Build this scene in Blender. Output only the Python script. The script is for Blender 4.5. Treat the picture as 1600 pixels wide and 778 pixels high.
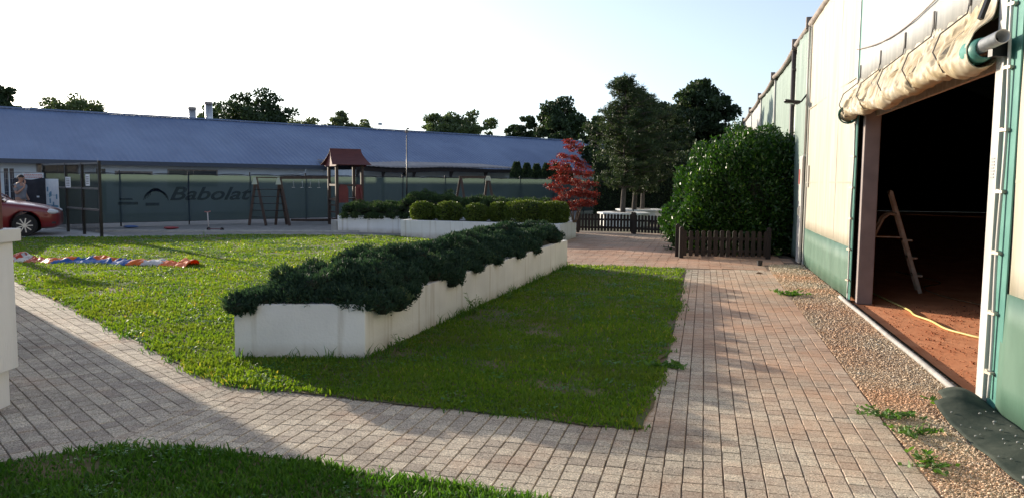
import bpy, bmesh, math, random
import numpy as np
from mathutils import Vector, Matrix, Euler, noise as mnoise
rnd = random.Random(7)
rg = np.random.default_rng(11)
R = math.radians
sc = bpy.context.scene
for o in list(bpy.data.objects): bpy.data.objects.remove(o)
col = sc.collection

# ------------------------------------------------------------------ camera
H = 1.6; PITCH = R(5.0); ROLL = R(0.52)
cd = bpy.data.cameras.new('camera'); cam = bpy.data.objects.new('camera', cd); col.objects.link(cam)
CR = (Matrix.Rotation(math.pi/2-PITCH, 3, 'X') @ Matrix.Rotation(ROLL, 3, 'Z'))
cam.matrix_world = Matrix.Translation((0, 0, H)) @ CR.to_4x4()
cd.sensor_width = 36; cd.lens = 27; cd.clip_start = .05; cd.clip_end = 3000
sc.camera = cam
# ------------------------------------------------------------------ sky and sun
SUN_EL = 12.1; SUN_AZ = -44.0            # azimuth measured from +Y towards +X
w = bpy.data.worlds.new('World'); sc.world = w; w.use_nodes = True
nt = w.node_tree; bg = nt.nodes['Background']
sky = nt.nodes.new('ShaderNodeTexSky'); sky.sky_type = 'NISHITA'; sky.sun_disc = False
sky.sun_elevation = R(SUN_EL); sky.sun_rotation = R(SUN_AZ)
sky.air_density = .85; sky.dust_density = 1.2; sky.ozone_density = 3.0; sky.altitude = 100
hs_ = nt.nodes.new('ShaderNodeHueSaturation'); hs_.inputs['Saturation'].default_value = .62; hs_.inputs['Value'].default_value = 1.27
nt.links.new(sky.outputs[0], hs_.inputs['Color']); nt.links.new(hs_.outputs[0], bg.inputs[0]); bg.inputs[1].default_value = 0.125
sl = bpy.data.lights.new('sun', 'SUN'); sun = bpy.data.objects.new('sun', sl); col.objects.link(sun)
sl.energy = 4.5; sl.angle = R(.6); sl.color = (1.0, .87, .69)
sdir = Vector((math.sin(R(SUN_AZ))*math.cos(R(SUN_EL)), math.cos(R(SUN_AZ))*math.cos(R(SUN_EL)), math.sin(R(SUN_EL))))
sun.rotation_euler = sdir.to_track_quat('Z', 'Y').to_euler()
sc.view_settings.view_transform = 'Standard'; sc.view_settings.look = 'None'
sc.view_settings.exposure = 0.8; sc.view_settings.gamma = 1
sc.view_settings.use_curve_mapping = False
sc.render.engine = 'CYCLES'
sc.cycles.max_bounces = 8; sc.cycles.transparent_max_bounces = 12

# ------------------------------------------------------------------ helpers
def ray(px, py): return CR @ Vector((px-800, 389-py, -1200))
def P(px, py, z=0.0):
    d = ray(px, py); t = (z-H)/d.z; return Vector((d.x*t, d.y*t, z))
def tag(o, label=None, cat=None, group=None, kind=None):
    if label: o['label'] = label
    if cat: o['category'] = cat
    if group: o['group'] = group
    if kind: o['kind'] = kind
    return o
def empty(name, loc=(0, 0, 0), rz=0, label=None, cat=None, group=None):
    o = bpy.data.objects.new(name, None); o.empty_display_size = .2
    col.objects.link(o); o.location = loc; o.rotation_euler = (0, 0, rz)
    return tag(o, label, cat, group)
def link(name, me, mats, parent=None):
    o = bpy.data.objects.new(name, me); col.objects.link(o)
    for m in (mats if isinstance(mats, (list, tuple)) else [mats]): me.materials.append(m)
    if parent: o.parent = parent
    return o
class MB:
    def __init__(s): s.v = []; s.f = []; s.m = []; s.sm = []; s.mi = 0
    def add(s, vs, fs, smooth=False):
        b = len(s.v); s.v += [tuple(v) for v in vs]
        for f in fs: s.f.append([i+b for i in f]); s.m.append(s.mi); s.sm.append(smooth)
        return s
    def box(s, c, d, rot=None):
        x, y, z = [a/2 for a in d]
        vs = [Vector((i*x, j*y, k*z)) for k in (-1, 1) for j in (-1, 1) for i in (-1, 1)]
        if rot is not None: vs = [rot @ v for v in vs]
        c = Vector(c); vs = [v+c for v in vs]
        return s.add(vs, [(0, 2, 3, 1), (4, 5, 7, 6), (0, 1, 5, 4), (2, 6, 7, 3), (0, 4, 6, 2), (1, 3, 7, 5)])
    def bb(s, x0, x1, y0, y1, z0, z1): return s.box(((x0+x1)/2, (y0+y1)/2, (z0+z1)/2), (x1-x0, y1-y0, z1-z0))
    def bar(s, a, b, wx, wy, up=(0, 0, 1)):
        a = Vector(a); b = Vector(b); d = b-a; L = d.length
        z = d.normalized(); x = Vector(up).cross(z)
        if x.length < 1e-3: x = Vector((1, 0, 0))
        x.normalize(); y = z.cross(x)
        return s.box((a+b)/2, (wx, wy, L), Matrix((x, y, z)).transposed())
    def tube(s, pts, r, n=8, cap=True):
        pts = [Vector(p) for p in pts]; rs = r if isinstance(r, (list, tuple)) else [r]*len(pts)
        vs = []; fs = []; pu = None
        for i, p in enumerate(pts):
            t = (pts[min(i+1, len(pts)-1)]-pts[max(i-1, 0)]).normalized()
            if pu is None: pu = Vector((0, 0, 1)) if abs(t.z) < .9 else Vector((1, 0, 0))
            u = (pu - t*pu.dot(t)).normalized(); pu = u; q = t.cross(u)
            for k in range(n):
                a = 2*math.pi*k/n; vs.append(p+(u*math.cos(a)+q*math.sin(a))*rs[i])
        for i in range(len(pts)-1):
            for k in range(n):
                k2 = (k+1) % n; fs.append((i*n+k, i*n+k2, (i+1)*n+k2, (i+1)*n+k))
        s.add(vs, fs, True)
        if cap:
            s.add(vs[:n], [tuple(range(n-1, -1, -1))]); s.add(vs[-n:], [tuple(range(n))])
        return s
    def prism(s, poly, z0, z1):
        n = len(poly)
        vs = [(p[0], p[1], z0) for p in poly]+[(p[0], p[1], z1) for p in poly]
        return s.add(vs, [tuple(range(n-1, -1, -1)), tuple(range(n, 2*n))]+[(i, (i+1) % n, n+(i+1) % n, n+i) for i in range(n)])
    def grid(s, fn, nu, nv, smooth=True):
        vs = [fn(i/nu, j/nv) for j in range(nv+1) for i in range(nu+1)]
        fs = [(j*(nu+1)+i, j*(nu+1)+i+1, (j+1)*(nu+1)+i+1, (j+1)*(nu+1)+i) for j in range(nv) for i in range(nu)]
        return s.add(vs, fs, smooth)
    def ell(s, c, r, nu=10, nv=7, jit=0):
        c = Vector(c)
        def fn(u, v):
            a = 2*math.pi*u; b = math.pi*v
            d = Vector((math.cos(a)*math.sin(b)*r[0], math.sin(a)*math.sin(b)*r[1], -math.cos(b)*r[2]))
            return c+d
        return s.grid(fn, nu, nv)
    def build(s, name, mats, parent=None, bevel=0):
        me = bpy.data.meshes.new(name); me.from_pydata(s.v, [], s.f)
        me.polygons.foreach_set('material_index', s.m); me.polygons.foreach_set('use_smooth', s.sm)
        bm = bmesh.new(); bm.from_mesh(me)
        bmesh.ops.remove_doubles(bm, verts=bm.verts, dist=1e-5)
        bmesh.ops.recalc_face_normals(bm, faces=bm.faces)
        bm.to_mesh(me); bm.free()
        o = link(name, me, mats, parent)
        if bevel:
            m = o.modifiers.new('b', 'BEVEL'); m.width = bevel; m.segments = 2; m.limit_method = 'ANGLE'
        return o
def npmesh(name, verts, quads, mats, parent=None, tone=None, smooth=False):
    """verts (N,3); quads (M,4) ; tone (N,) random tint stored as an attribute"""
    me = bpy.data.meshes.new(name); k = quads.shape[1]
    me.vertices.add(len(verts)); me.vertices.foreach_set('co', verts.astype(np.float32).ravel())
    me.loops.add(quads.size); me.loops.foreach_set('vertex_index', quads.astype(np.int32).ravel())
    me.polygons.add(len(quads)); me.polygons.foreach_set('loop_start', np.arange(0, quads.size, k, dtype=np.int32))
    me.polygons.foreach_set('loop_total', np.full(len(quads), k, np.int32))
    if smooth: me.polygons.foreach_set('use_smooth', np.ones(len(quads), bool))
    if tone is not None:
        a = me.attributes.new('tone', 'FLOAT', 'POINT'); a.data.foreach_set('value', tone.astype(np.float32))
    me.update(calc_edges=True)
    return link(name, me, mats, parent)

# ------------------------------------------------------------------ materials
def mat(name, c1, c2=None, rough=.8, scale=8, bump=0, bscale=60, metal=0, detail=6, spec=.5, stretch=None, sharp=(.35, .65), coat=0):
    m = bpy.data.materials.new(name); m.use_nodes = True; N = m.node_tree.nodes; L = m.node_tree.links
    b = N['Principled BSDF']; b.inputs['Roughness'].default_value = rough; b.inputs['Metallic'].default_value = metal
    b.inputs['Specular IOR Level'].default_value = spec
    if coat: b.inputs['Coat Weight'].default_value = coat; b.inputs['Coat Roughness'].default_value = .05
    tc = N.new('ShaderNodeTexCoord'); mp = N.new('ShaderNodeMapping'); L.new(tc.outputs['Object'], mp.inputs[0])
    if stretch: mp.inputs['Scale'].default_value = stretch
    if c2 is not None:
        n = N.new('ShaderNodeTexNoise'); n.inputs['Scale'].default_value = scale; n.inputs['Detail'].default_value = detail
        L.new(mp.outputs[0], n.inputs['Vector'])
        r = N.new('ShaderNodeValToRGB'); r.color_ramp.elements[0].position = sharp[0]; r.color_ramp.elements[1].position = sharp[1]
        r.color_ramp.elements[0].color = (*c1, 1); r.color_ramp.elements[1].color = (*c2, 1)
        L.new(n.outputs[0], r.inputs[0]); L.new(r.outputs[0], b.inputs['Base Color'])
        m['ramp'] = r.name
    else: b.inputs['Base Color'].default_value = (*c1, 1)
    if bump:
        n2 = N.new('ShaderNodeTexNoise'); n2.inputs['Scale'].default_value = bscale; n2.inputs['Detail'].default_value = 4
        L.new(mp.outputs[0], n2.inputs['Vector'])
        bu = N.new('ShaderNodeBump'); bu.inputs['Strength'].default_value = bump; bu.inputs['Distance'].default_value = .01
        L.new(n2.outputs[0], bu.inputs['Height']); L.new(bu.outputs[0], b.inputs['Normal'])
    return m
def leafmat(name, c1, c2, c3=None, trans=.35, tcol=None, rough=.5, spec=.4, patch=None, pscale=.6):
    """leaf: principled + translucent, colour picked by the random 'tone' of the leaf"""
    m = bpy.data.materials.new(name); m.use_nodes = True; N = m.node_tree.nodes; L = m.node_tree.links
    b = N['Principled BSDF']; b.inputs['Roughness'].default_value = rough; b.inputs['Specular IOR Level'].default_value = spec
    a = N.new('ShaderNodeAttribute'); a.attribute_name = 'tone'
    r = N.new('ShaderNodeValToRGB'); r.color_ramp.elements[0].color = (*c1, 1); r.color_ramp.elements[1].color = (*c2, 1)
    if c3: e = r.color_ramp.elements.new(.93); e.color = (*c2, 1); r.color_ramp.elements[2].color = (*c3, 1)
    L.new(a.outputs['Fac'], r.inputs[0]); src = r.outputs[0]
    if patch:
        tc = N.new('ShaderNodeTexCoord'); n = N.new('ShaderNodeTexNoise'); n.inputs['Scale'].default_value = pscale; n.inputs['Detail'].default_value = 5
        L.new(tc.outputs['Object'], n.inputs['Vector'])
        q = N.new('ShaderNodeValToRGB'); q.color_ramp.elements[0].position = .48; q.color_ramp.elements[1].position = .68
        q.color_ramp.elements[0].color = (0, 0, 0, 1); q.color_ramp.elements[1].color = (.75, .75, .75, 1)
        L.new(n.outputs[0], q.inputs[0])
        mx = N.new('ShaderNodeMixRGB'); L.new(q.outputs[0], mx.inputs[0]); L.new(src, mx.inputs[1]); mx.inputs[2].default_value = (*patch, 1)
        src = mx.outputs[0]
    L.new(src, b.inputs['Base Color'])
    if trans:
        t = N.new('ShaderNodeBsdfTranslucent'); mul = N.new('ShaderNodeMixRGB'); mul.blend_type = 'MULTIPLY'; mul.inputs[0].default_value = 1
        L.new(src, mul.inputs[1]); mul.inputs[2].default_value = (*(tcol or (1.6, 1.5, .8)), 1); L.new(mul.outputs[0], t.inputs[0])
        mix = N.new('ShaderNodeMixShader'); mix.inputs[0].default_value = trans
        L.new(b.outputs[0], mix.inputs[1]); L.new(t.outputs[0], mix.inputs[2]); L.new(mix.outputs[0], N['Material Output'].inputs[0])
    return m
def paver_mat(name, a, b_, dust, cx, cy, rad):
    """exposed aggregate paver: speckles + per-stone tone + clay dust carried out of the hall"""
    m = bpy.data.materials.new(name); m.use_nodes = True; N = m.node_tree.nodes; L = m.node_tree.links
    b = N['Principled BSDF']; b.inputs['Roughness'].default_value = .85; b.inputs['Specular IOR Level'].default_value = .25
    tc = N.new('ShaderNodeTexCoord')
    v = N.new('ShaderNodeTexVoronoi'); v.inputs['Scale'].default_value = 150; L.new(tc.outputs['Object'], v.inputs['Vector'])
    r = N.new('ShaderNodeValToRGB'); e = r.color_ramp.elements
    e[0].position = 0; e[0].color = (.10, .09, .085, 1); e[1].position = 1; e[1].color = (.66, .60, .52, 1)
    for p, c in ((.18, (.17, .155, .14)), (.22, (.36, .33, .29)), (.7, (.42, .385, .34)), (.74, (.60, .55, .48))):
        x = e.new(p); x.color = (*c, 1)
    L.new(v.outputs['Color'], r.inputs[0])
    at = N.new('ShaderNodeAttribute'); at.attribute_name = 'tone'
    r2 = N.new('ShaderNodeValToRGB'); r2.color_ramp.elements[0].color = (*a, 1); r2.color_ramp.elements[1].color = (*b_, 1); L.new(at.outputs['Fac'], r2.inputs[0])
    mul = N.new('ShaderNodeMixRGB'); mul.blend_type = 'MULTIPLY'; mul.inputs[0].default_value = 1
    L.new(r.outputs[0], mul.inputs[1]); L.new(r2.outputs[0], mul.inputs[2])
    n = N.new('ShaderNodeTexNoise'); n.inputs['Scale'].default_value = 1.1; n.inputs['Detail'].default_value = 7; n.inputs['Roughness'].default_value = .65
    L.new(tc.outputs['Object'], n.inputs['Vector'])
    # dust falls off with the distance from the clay (cx,cy)
    mp = N.new('ShaderNodeVectorMath'); mp.operation = 'DISTANCE'; mp.inputs[1].default_value = (cx, cy, 0); L.new(tc.outputs['Object'], mp.inputs[0])
    mr = N.new('ShaderNodeMapRange'); mr.inputs[1].default_value = rad*.15; mr.inputs[2].default_value = rad; mr.inputs[3].default_value = .38; mr.inputs[4].default_value = 0
    L.new(mp.outputs['Value'], mr.inputs[0])
    ad = N.new('ShaderNodeMath'); ad.operation = 'ADD'; L.new(n.outputs[0], ad.inputs[0]); L.new(mr.outputs[0], ad.inputs[1])
    r3 = N.new('ShaderNodeValToRGB'); r3.color_ramp.elements[0].position = .54; r3.color_ramp.elements[1].position = .96
    r3.color_ramp.elements[1].color = (.8, .8, .8, 1); L.new(ad.outputs[0], r3.inputs[0])
    mx = N.new('ShaderNodeMixRGB'); L.new(r3.outputs[0], mx.inputs[0]); L.new(mul.outputs[0], mx.inputs[1]); mx.inputs[2].default_value = (*dust, 1)
    n4 = N.new('ShaderNodeTexNoise'); n4.inputs['Scale'].default_value = .8; n4.inputs['Detail'].default_value = 6; L.new(tc.outputs['Object'], n4.inputs['Vector'])
    r4 = N.new('ShaderNodeValToRGB'); r4.color_ramp.elements[0].position = .3; r4.color_ramp.elements[1].position = .62
    r4.color_ramp.elements[0].color = (.72, .70, .68, 1); r4.color_ramp.elements[1].color = (1.08, 1.06, 1.03, 1); L.new(n4.outputs[0], r4.inputs[0])
    m4 = N.new('ShaderNodeMixRGB'); m4.blend_type = 'MULTIPLY'; m4.inputs[0].default_value = 1; L.new(mx.outputs[0], m4.inputs[1]); L.new(r4.outputs[0], m4.inputs[2])
    L.new(m4.outputs[0], b.inputs['Base Color'])
    bu = N.new('ShaderNodeBump'); bu.inputs['Strength'].default_value = .5; bu.inputs['Distance'].default_value = .003
    L.new(v.outputs['Distance'], bu.inputs['Height']); L.new(bu.outputs[0], b.inputs['Normal'])
    return m
def fabric_mat(name, c, trans, see=0.0, tint=(1, 1, 1), rough=.7, c2=None, scale=3, stretch=None):
    m = mat(name, c, c2, rough, scale, stretch=stretch); N = m.node_tree.nodes; L = m.node_tree.links
    b = N['Principled BSDF']; t = N.new('ShaderNodeBsdfTranslucent'); t.inputs[0].default_value = (*tint, 1)
    mix = N.new('ShaderNodeMixShader'); mix.inputs[0].default_value = trans
    L.new(b.outputs[0], mix.inputs[1]); L.new(t.outputs[0], mix.inputs[2]); out = mix
    if see:
        tr = N.new('ShaderNodeBsdfTransparent'); m2 = N.new('ShaderNodeMixShader'); m2.inputs[0].default_value = see
        L.new(mix.outputs[0], m2.inputs[1]); L.new(tr.outputs[0], m2.inputs[2]); out = m2
    L.new(out.outputs[0], N['Material Output'].inputs[0])
    return m

M = {}
M['ground'] = mat('ground', (.10, .11, .05), (.16, .14, .09), scale=.5, rough=1)
M['soil'] = mat('soil', (.055, .085, .022), (.15, .105, .055), scale=1.6, rough=1, bump=.6, bscale=30)
M['bed'] = mat('joint_sand', (.13, .10, .075), (.22, .155, .11), scale=5, rough=1, bump=.4)
M['paver'] = paver_mat('paver', (.90, .85, .82), (1.32, 1.28, 1.20), (.66, .38, .24), 5.2, 9.0, 7.5)
M['paver_far'] = paver_mat('plaza_paver', (.95, .86, .80), (1.2, 1.1, 1.02), (.58, .33, .22), 4.0, 17.5, 10)
M['white_render'] = mat('white_render', (.74, .74, .74), (.82, .82, .82), scale=2.2, rough=.9, bump=.25, bscale=35, stretch=(3, 3, .5))
M['white_plain'] = mat('white_plain', (.78, .78, .76), (.68, .68, .66), scale=3, rough=.8)
M['facade'] = mat('facade', (.62, .66, .70), (.55, .59, .63), scale=1.5, rough=.9)
M['concrete'] = mat('concrete', (.33, .33, .32), (.42, .41, .39), scale=6, rough=.95, bump=.2)
M['sandy'] = mat('playground_ground', (.17, .165, .155), (.25, .24, .225), scale=3, rough=1, bump=.4)
M['clay'] = mat('red_clay', (.66, .22, .08), (.80, .32, .14), scale=2.5, rough=1, bump=.4, bscale=25)
M['dark_wood'] = mat('dark_wood', (.011, .007, .006), (.024, .013, .010), scale=6, rough=.75, stretch=(3, 3, .4))
M['play_wood'] = mat('play_wood', (.036, .022, .016), (.068, .038, .026), scale=5, rough=.7, stretch=(3, 3, .4))
M['red_board'] = mat('red_board', (.12, .018, .016), (.17, .028, .022), scale=5, rough=.6)
M['post_brown'] = mat('post_brown', (.07, .022, .016), (.11, .035, .022), scale=5, rough=.5, stretch=(4, 4, .3))
M['black_metal'] = mat('black_metal', (.012, .012, .014), rough=.35, metal=.3)
M['steel'] = mat('steel', (.55, .55, .55), (.45, .45, .45), scale=10, rough=.35, metal=.9)
M['alu'] = mat('worn_aluminium', (.62, .54, .45), (.46, .36, .28), scale=12, rough=.5, metal=.3)
M['galv'] = mat('galvanised', (.42, .43, .43), (.56, .57, .57), scale=14, rough=.55, metal=.4)
M['bark'] = mat('bark', (.06, .05, .042), (.13, .11, .095), scale=6, rough=1, bump=1, bscale=20, stretch=(4, 4, .7))
M['maple_bark'] = mat('maple_bark', (.14, .09, .065), (.20, .14, .10), scale=6, rough=.9)
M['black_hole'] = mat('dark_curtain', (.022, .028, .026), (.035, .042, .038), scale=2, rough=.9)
M['tyre'] = mat('tyre', (.012, .012, .012), rough=.85)
M['glass'] = mat('dark_glass', (.02, .025, .03), rough=.08, spec=.8)
M['win'] = mat('window_dark', (.025, .03, .05), rough=.15, spec=.7)

# colour of writing etc.
M['ink'] = mat('ink', (.02, .02, .025), rough=.7)

def streaks(m, sc3, lo, hi, c):
    N = m.node_tree.nodes; L = m.node_tree.links; b = N['Principled BSDF']; src = b.inputs['Base Color'].links[0].from_socket
    tc = N.new('ShaderNodeTexCoord'); mp = N.new('ShaderNodeMapping'); mp.inputs['Scale'].default_value = sc3; L.new(tc.outputs['Object'], mp.inputs[0])
    n = N.new('ShaderNodeTexNoise'); n.inputs['Scale'].default_value = 1; n.inputs['Detail'].default_value = 8; n.inputs['Roughness'].default_value = .6; L.new(mp.outputs[0], n.inputs['Vector'])
    r = N.new('ShaderNodeMapRange'); r.inputs[1].default_value = lo; r.inputs[2].default_value = hi; r.inputs[4].default_value = .7; L.new(n.outputs[0], r.inputs[0])
    mx = N.new('ShaderNodeMixRGB'); L.new(r.outputs[0], mx.inputs[0]); L.new(src, mx.inputs[1]); mx.inputs[2].default_value = (*c, 1); L.new(mx.outputs[0], b.inputs['Base Color'])
# ------------------------------------------------------------------ layout lines
HO = Vector((3.27, 4.71, 0)); HA = math.atan(.243)      # hall wall origin and direction
hd = Vector((math.sin(HA), math.cos(HA), 0)); hn = Vector((-math.cos(HA), math.sin(HA), 0))
def HW(s, off=0, z=0): return HO+hd*s+hn*off+Vector((0, 0, z))
PA = R(14.0)
def xy(*pp): return [(p.x, p.y) for p in pp]
def inpoly(pts, poly):
    x = pts[:, 0]; y = pts[:, 1]; ins = np.zeros(len(pts), bool); n = len(poly)
    for i in range(n):
        x1, y1 = poly[i]; x2, y2 = poly[(i+1) % n]
        c = ((y1 > y) != (y2 > y)) & (x < (x2-x1)*(y-y1)/((y2-y1) if y2 != y1 else 1e-9)+x1)
        ins ^= c
    return ins
def sheet(name, poly, z, m, edge=0, step=.15, seed=0):
    """flat sheet from polygon, borders broken up by noise"""
    out = []
    n = len(poly)
    for i in range(n):
        a = Vector(poly[i][:2]); b = Vector(poly[(i+1) % n][:2]); L = (b-a).length
        k = max(1, int(min(L, 20)/step)) if edge else 1
        t = (b-a).normalized() if L else Vector((0, 0)); nn = Vector((-t.y, t.x))
        for j in range(k):
            p = a+(b-a)*j/k
            if edge: p = p+nn*edge*mnoise.noise(Vector((p.x*2.3+seed, p.y*2.3, 1)))*1.6
            out.append(p)
    bm = bmesh.new(); vs = [bm.verts.new((p.x, p.y, z)) for p in out]
    f = bm.faces.new(vs); bm.normal_update()
    if f.normal.z < 0: f.normal_flip()
    bmesh.ops.triangulate(bm, faces=bm.faces)
    me = bpy.data.meshes.new(name); bm.to_mesh(me); bm.free()
    o = link(name, me, m); tag(o, kind='structure'); return o

# ------------------------------------------------------------------ ground
g = MB(); g.add([(-900, -300, -.04), (900, -300, -.04), (900, 1500, -.04), (-900, 1500, -.04)], [(0, 1, 2, 3)])
tag(g.build('ground', M['ground']), kind='structure')
LAWN = xy(P(1003, 672), P(960, 669), P(830, 655), P(700, 640), P(560, 625), P(470, 613), P(385, 609), P(350, 603), P(300, 580), P(200, 527), P(100, 476), P(25, 441)) + [(-12.5, 16.2), (-17, 19.5)] + \
    xy(P(0, 372), P(170, 371), P(400, 367), P(520, 368), P(600, 369)) + [(-3.15, 21.9), (-.3, 19.0), (1.05, 14.75)] + xy(P(886, 414), P(1067, 420), P(1062, 470), P(1045, 540), P(1018, 610))
FRONT = [(-6, -1), (-4.2, 3.6)]+xy(P(0, 726), P(100, 709), P(200, 698), P(300, 701), P(430, 716), P(560, 738), P(700, 758), P(830, 780))+[(.45, 3.3), (.6, -1)]
sheet('lawn', LAWN, .012, M['soil'], edge=.05, seed=3)
sheet('front_lawn', FRONT, .012, M['soil'], edge=.04, seed=9)
# joint bed below all paving
sheet('paving_bed', [(-30, -2), HW(-7).to_2d(), HW(12).to_2d(), (6.2, 17.2), (5.9, 24), (1.2, 26), (-1, 21), (-22, 20.5), (-30, 10)], -.0065, M['bed'])
# concrete apron and playground ground behind the lawn
sheet('playground_ground', [(-24, 20.0), P(-60, 372).to_2d(), P(170, 371.5).to_2d(), P(400, 367).to_2d(), P(600, 369).to_2d(), (-3, 23), (1.9, 23.5), (4, 45), (-10, 46), (-50, 20)], -.004, M['sandy'])
k0, k1 = P(150, 362.5), P(560, 363.5)
kb = MB(); kb.bar((k0.x, k0.y, .01), (k1.x, k1.y, .01), .12, .10)
tag(kb.build('kerb', M['concrete'], bevel=.01), 'low pale concrete kerb between the lawn and the playground ground', 'kerb')
sheet('concrete_apron', xy(P(-60, 371), P(205, 371), P(240, 374), P(170, 368), P(120, 361), P(60, 357), P(-80, 357)), .004, M['concrete'])
def clip(poly, a, b):
    """keep the part of poly left of the line a->b"""
    out = []; d = b-a
    sd = lambda p: d.x*(p.y-a.y)-d.y*(p.x-a.x)
    for i in range(len(poly)):
        p = poly[i]; q = poly[(i+1) % len(poly)]; sp = sd(p); sq = sd(q)
        if sp >= 0: out.append(p)
        if (sp >= 0) != (sq >= 0): out.append(p+(q-p)*(sp/(sp-sq)))
    return out
def pave(name, poly, org, ang, cw, cl, m, clips=(), z=.004, gap=.0055, holes=(), wob=.35):
    u = Vector((math.sin(ang), math.cos(ang))); v = Vector((u.y, -u.x)); org = Vector(org[:2])
    lp = [((Vector(p[:2])-org).dot(v), (Vector(p[:2])-org).dot(u)) for p in poly]
    v0 = min(p[0] for p in lp); v1 = max(p[0] for p in lp); u0 = min(p[1] for p in lp); u1 = max(p[1] for p in lp)
    vs = []; fs = []; tn = []
    for i in range(math.floor(v0/cw), math.ceil(v1/cw)):
        off = rnd.uniform(-wob, wob)*cl
        nj = int((u1-u0)/cl)+2
        cen = np.array([[(org+v*((i+.5)*cw)+u*(u0+off+(j+.5)*cl)).x, (org+v*((i+.5)*cw)+u*(u0+off+(j+.5)*cl)).y] for j in range(nj)])
        ins = inpoly(cen, poly)
        for h in holes: ins &= ~inpoly(cen, h)
        for j in np.nonzero(ins)[0]:
            a0 = i*cw+gap/2+rnd.uniform(-.0015, .0015); a1 = (i+1)*cw-gap/2+rnd.uniform(-.0015, .0015)
            b0 = u0+off+j*cl+gap*.3+rnd.uniform(-.002, .002); b1 = u0+off+(j+1)*cl-gap*.3+rnd.uniform(-.002, .002)
            q = [org+v*a0+u*b0, org+v*a1+u*b0, org+v*a1+u*b1, org+v*a0+u*b1]
            for (ca, cb) in clips: q = clip(q, ca, cb) if len(q) > 2 else q
            if len(q) < 3: continue
            n = len(q); c = sum(q, Vector((0, 0)))/n; zz = z+rnd.uniform(-.002, .0015)
            tx, ty = rnd.uniform(-.006, .006), rnd.uniform(-.006, .006)
            b = len(vs)
            for p in q: vs.append((p.x, p.y, zz-.009))
            for p in q:
                pp = p+(c-p).normalized()*.0045; vs.append((pp.x, pp.y, zz+tx*(pp.x-c.x)+ty*(pp.y-c.y)))
            fs.append([b+n+k for k in range(n)])
            for k in range(n): fs.append([b+k, b+(k+1) % n, b+n+(k+1) % n, b+n+k])
            t = min(1, max(0, rnd.gauss(.5, .34))); tn += [t]*(2*n)
    me = bpy.data.meshes.new(name); me.from_pydata(vs, [], fs)
    a = me.attributes.new('tone', 'FLOAT', 'POINT'); a.data.foreach_set('value', tn)
    bm = bmesh.new(); bm.from_mesh(me); bmesh.ops.recalc_face_normals(bm, faces=bm.faces); bm.to_mesh(me); bm.free()
    return tag(link(name, me, m), kind='structure')
pr0 = P(1470, 778); ud = Vector((math.sin(PA), math.cos(PA)))
pr0 = Vector((pr0.x, pr0.y)); path_r = lambda s: pr0+ud*s
sa = P(338, 616).to_2d(); sb = P(143, 700).to_2d()           # seam of the two bonds
sm2 = sb+(sb-sa)*.9
sn = Vector((-(sb-sa).y, (sb-sa).x)).normalized()*.25
if sn.x > 0: sn = -sn
z1 = [tuple(path_r(-3)), tuple(path_r(10.75)), tuple(P(1068, 421).to_2d()), tuple(P(1040, 560).to_2d()), tuple(P(985, 660).to_2d()), tuple(P(385, 600).to_2d()), tuple(sa-(sb-sa)*.25+sn), tuple(sm2+sn), tuple(path_r(-3)-Vector((3.4, 0)))]
pave('path', z1, pr0, PA, .108, .115, M['paver'], clips=[((sm2), (sa-(sb-sa)*.3)) if False else (sa-(sb-sa)*.3, sm2)])
e1 = P(350, 605).to_2d(); e2 = P(25, 440).to_2d(); A2 = math.atan2(e2.x-e1.x, e2.y-e1.y)
z2 = [tuple(sa-(sb-sa)*.3-sn), tuple(e1+Vector((.35, .12))), tuple(e2), tuple(e2+(e2-e1)*.5), (-14, 9), (-7, 1), tuple(sm2-sn)]
pave('side_path', z2, e1, A2, .108, .125, M['paver'], clips=[(sm2, sa-(sb-sa)*.3)], wob=.2)
# wider plaza of clay-stained stones in front of the picket fences
z3 = [tuple(path_r(10.75)), HW(10.4, .75).to_2d()[:], HW(11.6, .1).to_2d()[:], (5.9, 17.3), (5.2, 24.3), (1.9, 24.4), (1.9, 22.4), (1.3, 20.4), (1.05, 14.7), tuple(P(886, 413).to_2d()), tuple(P(1067, 419).to_2d())]
pave('plaza', [tuple(p) for p in z3], pr0, R(104), .105, .21, M['paver_far'], z=.003, wob=.1)

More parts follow.
